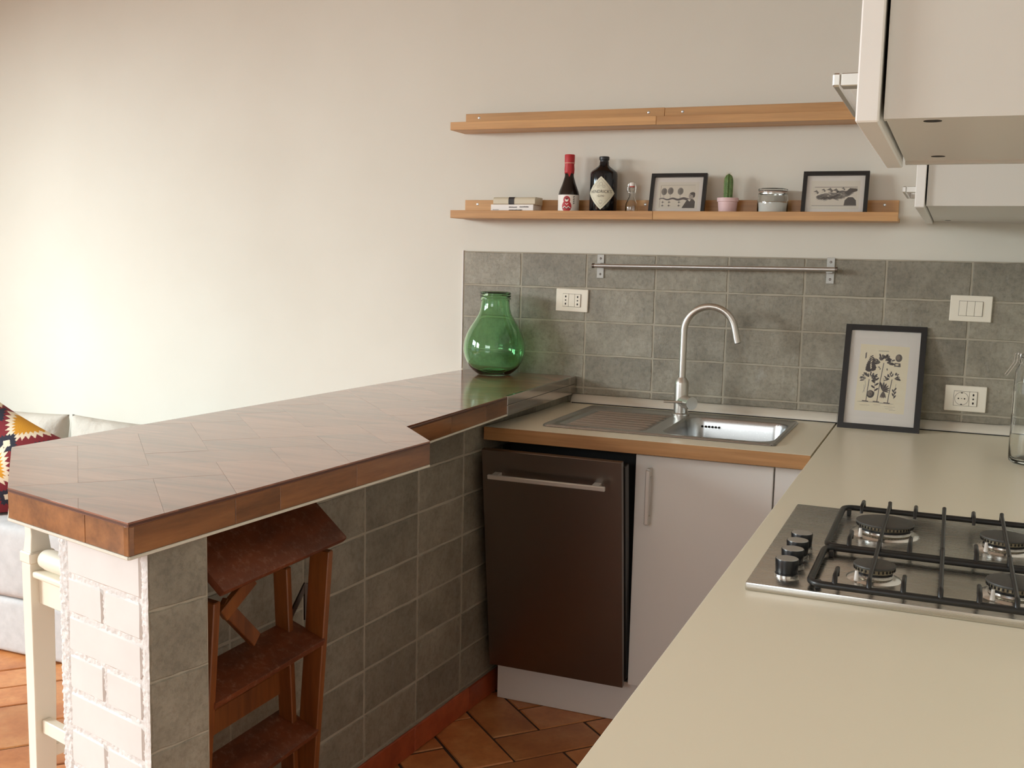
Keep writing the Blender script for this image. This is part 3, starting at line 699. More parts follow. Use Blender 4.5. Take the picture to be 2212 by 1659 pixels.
for gi, (ya, yb) in enumerate(((-1.712, -1.385), (-1.952, -1.722))):
    g = obj('pan_support', loop(0.408, 0.800, ya, yb, gz, 0.0056), 'black', hob, smooth=60)
    for x in (0.420, 0.788):
        for y in (ya + 0.02, yb - 0.02): obj('foot', box(x - 0.004, x + 0.004, y - 0.007, y + 0.007, HZ, gz, 0.001), 'black', g)
    for x in (0.496, 0.597, 0.700):
        bm = tube(B(), [(x, ya - 0.0, gz + 0.002), (x, ya + 0.003, GF - 0.001), (x, ya + 0.010, GF), (x, yb - 0.010, GF), (x, yb - 0.002, GF + 0.003), (x, yb + 0.0, gz + 0.002)], [0.004, 0.004, 0.0035, 0.0035, 0.004, 0.004], 8); obj('finger', bm, 'black', g, smooth=60)
    for x in (0.446, 0.545, 0.650, 0.752):
        for (ye, sgn) in ((yb, -1), (ya, 1)):
            ln = 0.055 if gi == 0 else 0.045
            if gi == 1 and sgn == -1: continue
            bm = tube(B(), [(x, ye, gz + 0.002), (x, ye + sgn * 0.004, GF), (x, ye + sgn * ln, GF + 0.001), (x, ye + sgn * (ln + 0.004), GF - 0.012)], [0.0042, 0.004, 0.0035, 0.003], 8); obj('finger', bm, 'black', g, smooth=60)

# ================================================================== UPPER CABINETS
def upper(label, x0, y0, y1, z0, z1, hy0, hy1, hz, hx):
    t = thing('upper_cabinet', label, 'cabinet', (0.7, (y0 + y1) / 2, z0))
    bm = B()
    bx(bm, x0, XR - 0.001, y0, y0 + 0.016, z0, z1); bx(bm, x0, XR - 0.001, y1 - 0.016, y1, z0, z1); bx(bm, x0, XR - 0.001, y0 + 0.016, y1 - 0.016, z0 + 0.004, z0 + 0.020)
    bx(bm, x0, XR - 0.001, y0 + 0.016, y1 - 0.016, z1 - 0.016, z1); bx(bm, XR - 0.006, XR - 0.001, y0 + 0.016, y1 - 0.016, z0 + 0.02, z1 - 0.016)
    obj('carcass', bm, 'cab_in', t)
    d = obj('door', box(x0 - 0.0245, x0 - 0.0035, y0 - 0.012, y1 - 0.002, z0 - 0.004, z1, 0.0015), 'cab', t)
    obj('handle', box(hx - 0.006, hx + 0.003, hy0, hy1, hz - 0.0075, hz + 0.0075, 0.002), 'nickel', d)
    for y in (hy0 + 0.012, hy1 - 0.012): obj('handle_post', box(hx + 0.003, x0 - 0.0245, y - 0.012, y + 0.012, hz - 0.007, hz + 0.007, 0.001), 'nickel', d)
    for (x, y) in ((0.555, y0 + 0.055), (0.555, y1 - 0.075)):
        obj('screw_cap', cyl(B(), (x, y, z0 + 0.0035), (x, y, z0 + 0.0048), 0.0085, 20), 'hole', t)
    return t
upper('near white upper cabinet high on the right, door edge and handle facing left', 0.513, -2.525, -2.040, 1.549, 2.30, -2.36, -2.10, 1.614, 0.452)
upper('farther white upper cabinet touching the back wall, right of the shelves', 0.514, -0.975, -0.002, 1.551, 2.30, -0.92, -0.68, 1.592, 0.464)

# ================================================================== SHELVES
def shelf(label, x0, x1, z, bx0, bx1, screws):
    t = thing('picture_ledge', label, 'shelf', ((x0 + x1) / 2, 0, z), group=None)
    obj('front_lip', box(x0, x1, -0.120, -0.108, z, z + 0.028, 0.0008), 'oak', t)
    obj('base_board', box(x0, x1, -0.108, -0.0, z, z + 0.012, 0.0006), 'oak', t)
    obj('back_board', box(bx0, bx1, -0.014, 0.0, z + 0.012, z + 0.070, 0.0008), 'oak', t)
    for s in screws:
        so = obj('screw', lathe(B(), [(0, 0.0012), (0.0022, 0.0012), (0.0045, 0.0005), (0.0048, 0), (0, 0)], 20, M=Matrix.Translation((s, -0.014, z + 0.055)) @ Matrix.Rotation(PI / 2, 4, 'X')), 'steel', t)
zl, zu = 1.5495, 1.861
shelf('lower oak picture ledge, left length, under the books and bottles', -1.115, -0.3625, zl, -1.106, -0.3625, (-1.055, -0.418))
shelf('lower oak picture ledge, right length, under the cactus and the salt jar', -0.3615, 0.413, zl, -0.3615, 0.408, (0.365, -0.30))
shelf('upper empty oak picture ledge, left length', -1.120, -0.3625, zu, -1.109, -0.3625, (-1.055, -0.418))
shelf('upper empty oak picture ledge, right length, running behind the near upper cabinet', -0.3615, 0.413, zu - 0.001, -0.3615, 0.408, (-0.30, 0.365))
SZ = zl + 0.012

# ------------------------------------------------------------------ books
b1 = thing('paperback_book', 'white book lying flat at the left end of the shelf, underneath the beige roll', 'book', (-0.88, -0.08, SZ), group=None)
for bm, nm, mt in ((box(-0.963, -0.800, -0.100, -0.016, SZ, SZ + 0.0022, 0.0004), 'cover', 'cover'), (box(-0.963, -0.800, -0.100, -0.016, SZ + 0.0352, SZ + 0.0375, 0.0004), 'cover', 'cover'), (box(-0.963, -0.800, -0.1012, -0.099, SZ, SZ + 0.0375, 0.0004), 'spine', 'cover'), (box(-0.9625, -0.8015, -0.0985, -0.0165, SZ + 0.0024, SZ + 0.035), 'pages', 'paper')): obj(nm, bm, mt, b1)
rnd = random.Random(5); bm = B()
for (xa, xb, z) in ((-0.893, -0.862, 0.0285), (-0.852, -0.817, 0.0295), (-0.893, -0.842, 0.0185)):
    x = xa
    while x < xb: wdt = rnd.uniform(0.0014, 0.0034); bx(bm, x, min(x + wdt, xb), -0.1016, -0.1011, SZ + z - 0.0018, SZ + z + 0.0018 * rnd.uniform(0.5, 1)); x += wdt + 0.0007
for x in np.arange(-0.955, -0.932, 0.004): bx(bm, x, x + 0.0025, -0.1016, -0.1011, SZ + 0.018, SZ + 0.020)
obj('spine_print', bm, 'ink', b1)
b2 = thing('rolled_book', 'beige roll-shaped book with a dark band lying on the white book', 'book', (-0.87, -0.08, SZ + 0.0375))
bm = B(); prof = [(-0.104 + 0.0, 0.003), (-0.104, 0.016)] + [(-0.092 - 0.012 * math.cos(a), 0.016 + 0.010 * math.sin(a)) for a in np.linspace(0.2, PI / 2, 6)] + [(-0.030, 0.026), (-0.030, 0.0), (-0.100, 0.0)]
extrude_x(bm, [(y, z + SZ + 0.0376) for y, z in prof], -0.953, -0.793); obj('cover', bm, 'beige_cover', b2, smooth=40)
bm = B(); extrude_x(bm, [(y - 0.0006 if y < -0.05 else y + 0.0004, z * 1.02 + SZ + 0.0377) for y, z in prof], -0.894, -0.872); obj('band', bm, 'ink', b2, smooth=40)
# ------------------------------------------------------------------ red topped bottle
rb = thing('sauce_bottle', 'dark bottle with a red paper-wrapped neck and a white doll label', 'bottle', (-0.681, -0.066, SZ))
cx, cy = -0.681, -0.066
obj('glass_body', lathe(B(), [(0, 0), (0.034, 0), (0.0365, 0.004), (0.0365, 0.072), (0.034, 0.084), (0.024, 0.110), (0.016, 0.136), (0.0145, 0.150), (0.0145, 0.190), (0, 0.190)], 40, (cx, cy, SZ)), 'bottle_brown', rb, smooth=60)
obj('neck_wrap', lathe(B(), [(0.0165, 0.146), (0.0178, 0.160), (0.0165, 0.176), (0.0175, 0.185), (0.0178, 0.209), (0.0165, 0.2115), (0, 0.212)], 28, (cx, cy, SZ)), 'redcap', rb, smooth=50)
bm = B()
for k in range(8):
    a = 2 * PI * k / 8 + 0.35; pa = [a - 0.39, a + 0.39]
    v = [bm.verts.new((cx + 0.0185 * math.cos(p), cy + 0.0185 * math.sin(p), SZ + 0.150)) for p in pa] + [bm.verts.new((cx + (0.0215 if k % 2 else 0.020) * math.cos(a), cy + (0.0215 if k % 2 else 0.020) * math.sin(a), SZ + (0.133 if k % 2 == 0 else 0.145)))]
    u = [bm.verts.new((cx + 0.0172 * math.cos(p), cy + 0.0172 * math.sin(p), SZ + 0.178)) for p in pa]
    bm.faces.new(v); bm.faces.new((u[0], u[1], v[1], v[0]))
obj('wrap_skirt', bm, 'redcap', rb)
obj('cord', lathe(B(), [(0.0172, 0.181), (0.0188, 0.1815), (0.0188, 0.183), (0.0172, 0.1835)], 24, (cx, cy, SZ), closed=True), 'string', rb, smooth=60)
CW, CH = 0.15, 0.062
cv = Canvas(CW, CH, 240, 100, srgb(236, 230, 222)); RED = srgb(178, 38, 44); mx = 0.0725
cv.ell(mx, 0.022, 0.0175, 0.0195, RED); cv.ell(mx, 0.044, 0.0125, 0.0135, RED); cv.ell(mx, 0.045, 0.0065, 0.0072, srgb(240, 226, 216))
cv.ell(mx, 0.0485, 0.0055, 0.0035, srgb(120, 30, 34)); cv.ell(mx - 0.002, 0.045, 0.0009, 0.0009, srgb(30, 20, 20)); cv.ell(mx + 0.002, 0.045, 0.0009, 0.0009, srgb(30, 20, 20))
INK = srgb(30, 22, 22)
cv.path([(mx - 0.013, 0.017), (mx - 0.007, 0.022), (mx, 0.015), (mx + 0.006, 0.022), (mx + 0.013, 0.016)], 0.0022, srgb(238, 232, 224)); cv.path([(mx - 0.013, 0.0145), (mx - 0.006, 0.019), (mx, 0.0125), (mx + 0.006, 0.019), (mx + 0.013, 0.0135)], 0.0018, INK)
cv.path([(mx - 0.004, 0.032), (mx, 0.028), (mx + 0.005, 0.032)], 0.002, srgb(238, 232, 224))
for i, z in enumerate((0.055, 0.047, 0.040, 0.033)):
    x = mx + 0.026; cv.line(x - 0.003, z, x + 0.003, z, 0.0012, INK); cv.line(x, z + 0.003, x, z - 0.003, 0.0012, INK); cv.line(x - 0.003, z - 0.003, x + 0.002, z + 0.002, 0.001, INK)
cv.line(0.012, 0.030, 0.028, 0.030, 0.001, srgb(150, 140, 130)); cv.line(0.012, 0.026, 0.028, 0.026, 0.001, srgb(150, 140, 130))
view_a = math.atan2(CAM.y - cy, CAM.x - cx)
def wrap(cx, cy, z0, R, W, off):
    def f(x, y): a = off + (x - W / 2) / R; return (cx + R * math.cos(a), cy + R * math.sin(a), z0 + y)
    return f
obj('label_print', cv.mesh('label_print', wrap(cx, cy, SZ + 0.010, 0.0370, CW, view_a - 0.12)), 'label', rb, smooth=180)
# ------------------------------------------------------------------ big dark bottle
cx, cy = -0.5555, -0.063
gb = thing('gin_bottle', 'wide near-black bottle with a cream diamond label', 'bottle', (cx, cy, SZ))
obj('glass_body', lathe(B(), [(0, 0), (0.044, 0), (0.0475, 0.005), (0.0475, 0.142), (0.046, 0.149), (0.040, 0.155), (0.022, 0.168), (0.0165, 0.174), (0.0155, 0.186), (0, 0.186)], 48, (cx, cy, SZ)), 'bottle_dark', gb, smooth=60)
obj('stopper', lathe(B(), [(0, 0), (0.0145, 0), (0.0145, 0.006), (0.0175, 0.008), (0.0178, 0.017), (0.016, 0.019), (0, 0.019)], 28, (cx, cy, SZ + 0.184)), 'frame', gb, smooth=40)
vg = math.atan2(CAM.y - cy, CAM.x - cx) - 0.19; hw, hh = 0.053, 0.056
nd = 40; bm = B(); rg = []
gw = wrap(cx, cy, SZ + 0.077, 0.0480, 0.0, vg)
for j in range(-nd // 2, nd // 2 + 1):
    t = abs(j) / (nd / 2); wv = hw * (1 - t) ** 0.9
    row = [bm.verts.new(gw(wv * (i / 10 - 1), j / (nd / 2) * hh)) for i in range(21)] if wv > 1e-5 else [bm.verts.new(gw(0, j / (nd / 2) * hh))]
    rg.append(row)
for a, b in zip(rg, rg[1:]):
    if len(a) == 1:
        for i in range(20): bm.faces.new((a[0], b[i + 1], b[i]))
    elif len(b) == 1:
        for i in range(20): bm.faces.new((a[i], a[i + 1], b[0]))
    else:
        for i in range(20): bm.faces.new((a[i], a[i + 1], b[i + 1], b[i]))
MAT['label_cream'] = paint('cream_label', srgb(212, 208, 184), srgb(224, 220, 200), 30, 0.6)
lb = obj('diamond_label', bm, 'label_cream', gb, smooth=180)
gt = wrap(cx, cy, SZ + 0.077, 0.0484, 0.0, vg)
for txt, size, yy, sp in (("HENDRICK'S", 0.0142, 0.000, 1.0), ("·GIN·", 0.0105, -0.0135, 1.25)):
    me = text_mesh(txt, size, lambda x, y, yy=yy: gt(x, y + yy), spacing=sp); obj('lettering', me, 'ink', lb)
bm = B()
def arcline(pts, t):
    for (a, b) in zip(pts, pts[1:]):
        d = Vector(b) - Vector(a); n = Vector((-d.y, d.x)).normalized() * t / 2
        bm.faces.new([bm.verts.new(gt(*p)) for p in ((a[0] + n.x, a[1] + n.y), (a[0] - n.x, a[1] - n.y), (b[0] - n.x, b[1] - n.y), (b[0] + n.x, b[1] + n.y))])
k = 0.86
for sx in (-1, 1):
    for sy in (-1, 1): arcline([(sx * hw * k * (1 - u), sy * hh * k * u) for u in np.linspace(0.28, 1, 7)], 0.0006)
for (x, y, r) in ((0, 0.030, 0.006), (0, -0.030, 0.006), (-0.010, 0.022, 0.004), (0.010, 0.022, 0.004), (0, -0.036, 0.003)): arcline([(x + r * math.cos(a), y + r * math.sin(a)) for a in np.linspace(0, 2 * PI, 11)], 0.0006)
arcline([(-0.034, -0.0035), (0.034, -0.0035)], 0.0004)
obj('ornament', bm, 'ink_grey', lb)
# ------------------------------------------------------------------ swing-top bottle
cx, cy = -0.4525, -0.066
sb = thing('swing_top_bottle', 'small clear swing-top glass bottle with a red seal', 'bottle', (cx, cy, SZ))
outer = [(0, 0.0), (0.018, 0), (0.0215, 0.004), (0.0215, 0.030), (0.020, 0.042), (0.014, 0.056), (0.0085, 0.068), (0.0075, 0.080), (0.0078, 0.088), (0.0095, 0.090), (0.0095, 0.096), (0.0075, 0.098)]
inner = [(r - 0.0022, z) for r, z in outer[::-1] if r > 0.003 and z > 0.003][:-1] + [(0.018, 0.005), (0, 0.004)]
obj('glass_body', lathe(B(), outer + inner, 32, (cx, cy, SZ)), 'clear', sb, smooth=60)
obj('seal', lathe(B(), [(0, 0), (0.009, 0), (0.009, 0.0035), (0, 0.0035)], 24, (cx, cy, SZ + 0.0985)), 'rubber', sb, smooth=40)
obj('stopper', lathe(B(), [(0, 0), (0.0085, 0), (0.010, 0.003), (0.010, 0.009), (0.006, 0.0125), (0, 0.013)], 24, (cx, cy, SZ + 0.102)), 'ceramic', sb, smooth=60)
bm = B()
for sy in (1,):
    tube(bm, [(cx - 0.013, cy, SZ + 0.080), (cx - 0.0145, cy, SZ + 0.095), (cx - 0.012, cy, SZ + 0.111), (cx, cy, SZ + 0.1115), (cx + 0.012, cy, SZ + 0.111), (cx + 0.0145, cy, SZ + 0.095), (cx + 0.012, cy, SZ + 0.078)], 0.0008, 6)
    tube(bm, [(cx + 0.012, cy, SZ + 0.078), (cx + 0.004, cy - 0.011, SZ + 0.076), (cx - 0.010, cy - 0.008, SZ + 0.082), (cx - 0.018, cy - 0.002, SZ + 0.086)], 0.0008, 6)
obj('wire_bail', bm, 'wire', sb, smooth=60)

# ------------------------------------------------------------------ framed pictures
def framed(name, label, cat, x0, x1, yb, z0, H, lean, canvas, fw, mat_w, depth=0.016, yaw=0.0):
    """frame standing at y=yb (front-bottom edge), leaning back by lean radians"""
    W = x1 - x0; t = thing(name, label, cat, ((x0 + x1) / 2, yb, z0))
    M = Matrix.Translation(((x0 + x1) / 2, yb, z0)) @ Matrix.Rotation(yaw, 4, 'Z') @ Matrix.Rotation(-lean, 4, 'X')
    # local: x across, y depth (front = 0, back = +depth), z up
    bm = B()
    o = [(-W / 2, 0), (W / 2, 0), (W / 2, H), (-W / 2, H)]; i = [(-W / 2 + fw, fw), (W / 2 - fw, fw), (W / 2 - fw, H - fw), (-W / 2 + fw, H - fw)]
    vf = [bm.verts.new((x, 0.0, z)) for x, z in o]; vi = [bm.verts.new((x, 0.0, z)) for x, z in i]; vb = [bm.verts.new((x, depth, z)) for x, z in o]; vd = [bm.verts.new((x, depth * 0.9, z)) for x, z in i]
    for k in range(4):
        n = (k + 1) % 4; bm.faces.new((vf[k], vf[n], vi[n], vi[k])); bm.faces.new((vb[n], vb[k], vf[k], vf[n])) ; bm.faces.new((vi[k], vi[n], vd[n], vd[k])); bm.faces.new((vb[k], vb[n], vd[n], vd[k]))
    for v in bm.verts: v.co = M @ v.co
    obj('frame', bm, 'frame', t)
    bm = box(-W / 2 + fw - 0.001, W / 2 - fw + 0.001, 0.010, 0.0135, fw - 0.001, H - fw + 0.001)
    for v in bm.verts: v.co = M @ v.co
    obj('backing', bm, 'paper', t)
    cw_, ch_ = canvas.W, canvas.H
    me = canvas.mesh('print', lambda x, y: tuple(M @ Vector((x - cw_ / 2, 0.0096, H / 2 + y - ch_ / 2)))); obj('print', me, 'print', t, smooth=180)
    bm = box(-W / 2 + fw - 0.0008, W / 2 - fw + 0.0008, 0.0050, 0.0062, fw - 0.0008, H - fw + 0.0008)
    for v in bm.verts: v.co = M @ v.co
    obj('pane', bm, 'clear_thin', t)
    return t
Ng = NT('picture_glazing'); Ng.set(Base_Color=(1, 1, 1, 1), Roughness=0.02, IOR=1.15); Ng.b.inputs['Transmission Weight'].default_value = 1.0; MAT['clear_thin'] = Ng.m
PAP = srgb(232, 226, 212); CR = srgb(226, 214, 184); G1 = srgb(96, 92, 88); G2 = srgb(140, 134, 126); DK = srgb(44, 42, 42)
rnd = random.Random(3)
# print 1: man with long trunk and balloons
W1, H1 = 0.140, 0.094
c = Canvas(W1, H1, 210, 141, PAP); c.poly([(0.008, 0.006), (W1 - 0.012, 0.006), (W1 - 0.012, H1 - 0.010), (0.008, H1 - 0.010)], srgb(229, 222, 206))
c.line(0.010, 0.006, 0.010, H1 - 0.012, 0.0009, srgb(130, 90, 80)); c.line(0.012, H1 - 0.011, W1 - 0.014, H1 - 0.010, 0.0007, G2)
for bx_, bz in ((0.022, 0.061), (0.044, 0.063), (0.078, 0.062)):
    c.ell(bx_, bz, 0.0098, 0.0125, G2); c.ell(bx_ + 0.003, bz, 0.0055, 0.010, G1, a=0.5); c.line(bx_, bz - 0.012, bx_, 0.036, 0.0007, G1)
    c.line(bx_ - 0.002, 0.030, bx_ - 0.002, 0.008, 0.0006, G1)
    for zz in (0.024, 0.012): c.line(bx_ - 0.006, zz, bx_ + 0.003, zz, 0.0014, G1); c.ell(bx_ - 0.002, zz, 0.0022, 0.0028, G1)
tr = [(0.008 + 0.0985 * u, 0.035 + 0.0022 * math.sin(u * 17)) for u in np.linspace(0, 1, 26)]
for k, (a, b) in enumerate(zip(tr, tr[1:])): c.line(*a, *b, 0.003 + 0.006 * k / 25, srgb(104, 98, 96))
for k, (a, b) in enumerate(zip(tr, tr[1:])): c.line(a[0], a[1] - 0.002, a[0] + 0.0004, a[1] + 0.003, 0.0006, DK, 0.5)
c.ell(0.117, 0.046, 0.0095, 0.012, srgb(176, 168, 158)); c.ell(0.120, 0.054, 0.0085, 0.005, G1); c.ell(0.125, 0.048, 0.0035, 0.008, G1); c.ell(0.113, 0.047, 0.0012, 0.001, DK)
c.poly([(0.087, 0.004), (0.100, 0.028), (0.112, 0.036), (0.124, 0.034), (0.130, 0.026), (0.130, 0.004)], srgb(92, 88, 84)); c.poly([(0.104, 0.034), (0.112, 0.026), (0.116, 0.034)], PAP)
for k in range(16): c.line(0.092 + k * 0.0024, 0.004, 0.104 + k * 0.0017, 0.028, 0.0005, DK, 0.45)
framed('framed_picture', 'small black frame with the print of balloons and a long-trunked man, on the left', 'picture', -0.386, -0.196, -0.098, SZ, 0.150, math.radians(15), c, 0.0115, 0.012, 0.014)
# print 2: bearded figure with sea creatures
c = Canvas(0.150, 0.094, 225, 141, PAP); c.poly([(0.006, 0.012), (0.142, 0.012), (0.142, 0.074), (0.006, 0.074)], srgb(228, 221, 206))
c.line(0.006, 0.012, 0.142, 0.012, 0.0011, DK); c.line(0.012, 0.073, 0.142, 0.073, 0.0012, DK)
for k in range(90):
    u = rnd.random(); x = 0.022 + 0.100 * u; c.ell(x, 0.040 + 0.012 * u + rnd.uniform(-0.014, 0.012) * (0.3 + 0.7 * math.sin(PI * u)), rnd.uniform(0.004, 0.012), rnd.uniform(0.0015, 0.004), [G1, G2, srgb(110, 106, 102)][k % 3], rnd.uniform(-0.5, 0.6), 0.7)
for k in range(40): u = rnd.random(); c.line(0.015 + 0.05 * u, 0.032 + rnd.uniform(-.006, .006), 0.05 + 0.06 * u, 0.046 + rnd.uniform(-.008, .008), 0.0006, DK, 0.5)
c.poly([(0.104, 0.054), (0.120, 0.070), (0.142, 0.068), (0.142, 0.060), (0.126, 0.054), (0.116, 0.046)], G1)
for (x, y, s) in ((0.018, 0.056, 1.1), (0.040, 0.062, 0.9), (0.060, 0.062, 1.3), (0.078, 0.060, 1.3), (0.100, 0.067, 0.8)):
    c.poly([(x - 0.009 * s, y + 0.002), (x, y + 0.007 * s), (x + 0.007 * s, y - 0.002), (x + 0.002, y - 0.006 * s), (x, y)], DK, 0.75); c.line(x - 0.006, y - 0.006, x + 0.008, y + 0.002, 0.0008, DK, 0.7)
c.poly([(0.104, 0.013), (0.106, 0.030), (0.116, 0.040), (0.130, 0.040), (0.140, 0.030), (0.142, 0.013)], G1)
for k in range(14): c.line(0.106 + k * 0.0025, 0.013, 0.112 + k * 0.0018, 0.038, 0.0005, DK, 0.5)
framed('framed_picture', 'small black frame with a print of swirling sea creatures, at the shelf end', 'picture', 0.116, 0.318, -0.098, SZ, 0.152, math.radians(15), c, 0.012, 0.012, 0.014)
# botanical print on the worktop
def botanical():
    W, H = 0.190, 0.258; c = Canvas(W, H, 285, 387, srgb(236, 230, 222)); c.poly([(0.018, 0.020), (W - 0.022, 0.016), (W - 0.020, H - 0.024), (0.022, H - 0.020)], srgb(242, 232, 206))
    for k in range(60): c.ell(rnd.uniform(0.03, 0.16), rnd.uniform(0.03, 0.23), rnd.uniform(0.004, 0.02), rnd.uniform(0.004, 0.015), srgb(232, 214, 176), 0, 0.08)
    I = srgb(70, 66, 66); I2 = srgb(104, 98, 94)
    c.line(0.078, 0.217, 0.108, 0.2175, 0.0016, I2, 0.8)
    def leaf(x, y, a, L, wd=0.25, col=I): c.ell(x + math.cos(a) * L / 2, y + math.sin(a) * L / 2, L / 2, L * wd / 2, col, a)
    def palm(x, y, xt, yt, R, flat=1.0, n=26):
        c.path([(x, y), (x + (xt - x) * 0.4, y + (yt - y) * 0.5), (xt, yt)], 0.0022, I)
        for k in range(n):
            a = rnd.uniform(-0.35, PI + 0.35); rr_ = R * rnd.uniform(0.25, 0.75); leaf(xt + rr_ * math.cos(a), yt + rr_ * math.sin(a) * flat * 0.8 + (0.002), a, R * rnd.uniform(0.20, 0.36), 0.42, I if k % 3 else I2)
        for dx in np.linspace(-0.012, 0.012, 7): c.line(x - 0.014 + dx, y - 0.002 - abs(dx) * 0.1, x + 0.006 + dx, y - 0.003, 0.0007, I2, 0.8)
        c.line(x - 0.011, y, x + 0.006, y - 0.001, 0.0026, I)
    palm(0.052, 0.052, 0.056, 0.122, 0.029, 1.0, 48); palm(0.085, 0.052, 0.096, 0.178, 0.036, 0.85, 62); palm(0.117, 0.050, 0.125, 0.126, 0.027, 1.0, 50)
    for k in range(18): t = k / 18; leaf(0.058 + rnd.uniform(-0.002, 0.002), 0.150 + 0.052 * t, (0.3 if k % 2 else PI - 0.3), 0.018 * (1 - 0.7 * t), 0.55)
    for k in range(7): leaf(0.075, 0.078 + k * 0.0085, (0.7 if k % 2 else PI - 0.6), 0.014, 0.4)
    c.line(0.075, 0.074, 0.073, 0.136, 0.001, I)
    c.ell(0.0635, 0.075, 0.0115, 0.0125, I); c.ell(0.0615, 0.077, 0.0075, 0.0085, srgb(132, 124, 114)); c.ell(0.0645, 0.075, 0.003, 0.0035, I2)
    c.ell(0.140, 0.197, 0.0100, 0.0125, I2); c.ell(0.1375, 0.199, 0.0055, 0.008, srgb(140, 130, 118)); c.poly([(0.127, 0.169), (0.147, 0.168), (0.146, 0.180), (0.129, 0.181)], I2); c.ell(0.136, 0.175, 0.005, 0.003, CR)
    for k in range(7): a = 1.9 - k * 0.35; leaf(0.100, 0.088, a, 0.030 - 0.002 * k, 0.22, I2 if k % 2 else I)
    for k in range(4): leaf(0.102, 0.086, -1.2 - k * 0.25, 0.022, 0.25, I2)
    c.path([(0.098, 0.130), (0.104, 0.110), (0.100, 0.088)], 0.001, I2)
    for k in range(5): leaf(0.134, 0.066 + k * 0.006, PI / 2 + (0.5 if k % 2 else -0.5), 0.012, 0.4, I)
    c.line(0.134, 0.064, 0.138, 0.112, 0.0008, I2)
    c.path([(0.040, 0.078), (0.047, 0.100), (0.044, 0.118)], 0.0008, I2); c.path([(0.044, 0.080), (0.042, 0.104)], 0.0008, I2)
    for k in range(3): leaf(0.039, 0.190 + k * 0.006, 1.3, 0.009, 0.4, I2)
    for k in range(3): leaf(0.085, 0.156 + k * 0.004, 1.0 + k, 0.006, 0.5, I2)
    leaf(0.107, 0.162, -1.4, 0.008, 0.5, I2)
    for (x0, x1, y) in ((0.034, 0.064, 0.038), (0.076, 0.096, 0.041), (0.108, 0.140, 0.037), (0.112, 0.134, 0.031), (0.124, 0.142, 0.027)): c.line(x0, y, x1, y + 0.0006, 0.0009, I2, 0.55)
    return c
framed('framed_picture', 'large black-framed botanical print of three trees on the worktop', 'picture', 0.2695, 0.5155, -0.118, CZ, 0.342, math.radians(17.5), botanical(), 0.0175, 0.02, 0.018, yaw=-0.02)

# ------------------------------------------------------------------ cactus
cx, cy = -0.1235, -0.064
cp = thing('potted_cactus', 'small columnar cactus in a pale pink pot', 'plant', (cx, cy, SZ))
obj('pot', lathe(B(), [(0, 0), (0.0265, 0), (0.0275, 0.002), (0.0320, 0.049), (0.0350, 0.050), (0.0350, 0.062), (0.0320, 0.062), (0.0310, 0.052), (0, 0.052)], 36, (cx, cy, SZ)), 'pink', cp, smooth=40)
obj('soil', lathe(B(), [(0, 0.057), (0.0312, 0.056), (0.0312, 0.050), (0, 0.050)], 24, (cx, cy, SZ)), 'soil', cp)
bm = B(); rings = []; n = 48
for k in range(15):
    t = k / 14; z = 0.055 + 0.086 * t; R = 0.0135 * (1.0 if t < 0.75 else math.sqrt(max(0.02, 1 - ((t - 0.75) / 0.25) ** 2))) * (0.92 + 0.1 * math.sin(PI * t))
    rings.append([bm.verts.new((cx + R * (1 + 0.12 * math.cos(8 * 2 * PI * i / n)) * math.cos(2 * PI * i / n), cy + R * (1 + 0.12 * math.cos(8 * 2 * PI * i / n)) * math.sin(2 * PI * i / n), SZ + z)) for i in range(n)])
for a, b in zip(rings, rings[1:]):
    for i in range(n): bm.faces.new((a[i], a[(i + 1) % n], b[(i + 1) % n], b[i]))
bm.faces.new(rings[-1]); obj('cactus_stem', bm, 'cactus', cp, smooth=70)
bm = B(); rnd = random.Random(2)
for k in range(15):
    for i in range(8):
        a = 2 * PI * i / 8; z = 0.060 + 0.082 * k / 14; R = 0.0145 if z < 0.12 else 0.0145 * (1 - (z - 0.12) / 0.035)
        for q in range(3):
            d = Vector((math.cos(a + rnd.uniform(-.6, .6)), math.sin(a + rnd.uniform(-.6, .6)), rnd.uniform(-.2, .8 + (z - 0.06) * 8))).normalized() * 0.0075; p = Vector((cx + R * math.cos(a), cy + R * math.sin(a), SZ + z))
            u = d.orthogonal().normalized() * 0.00028; v1 = bm.verts.new(p + u); v2 = bm.verts.new(p - u); v3 = bm.verts.new(p + d); v4 = bm.verts.new(p + d.cross(u).normalized() * 0.00028); bm.faces.new((v1, v2, v3)); bm.faces.new((v2, v4, v3)); bm.faces.new((v4, v1, v3))
obj('spines', bm, 'spine', cp, kind='stuff')
# ------------------------------------------------------------------ salt jar
cx, cy = 0.0225, -0.062
sj_o = thing('salt_jar', 'squat clear glass jar half filled with white salt', 'jar', (cx, cy, SZ))
outer = [(0, 0), (0.044, 0), (0.0495, 0.005), (0.0495, 0.062), (0.0455, 0.072), (0.0455, 0.080)]
inner = [(0.0430, 0.080), (0.0430, 0.071), (0.0468, 0.061), (0.0468, 0.007), (0.042, 0.004), (0, 0.0035)]
obj('glass_body', lathe(B(), outer + inner, 48, (cx, cy, SZ)), 'clear', sj_o, smooth=50)
obj('salt', lathe(B(), [(0, 0.0042), (0.0415, 0.0046), (0.0462, 0.0075), (0.0462, 0.046), (0.030, 0.049), (0.012, 0.046), (0, 0.047)], 40, (cx, cy, SZ)), 'salt', sj_o, smooth=50)
obj('lid', lathe(B(), [(0, 0.0875), (0.040, 0.0875), (0.046, 0.0915), (0.0475, 0.090), (0.0475, 0.084), (0.0445, 0.0815), (0, 0.0815)], 48, (cx, cy, SZ)), 'clear', sj_o, smooth=50)
obj('clamp_ring', lathe(B(), [(0.0458, 0.0735), (0.0472, 0.0735), (0.0472, 0.0765), (0.0458, 0.0765)], 48, (cx, cy, SZ), closed=True), 'wire', sj_o, smooth=50)
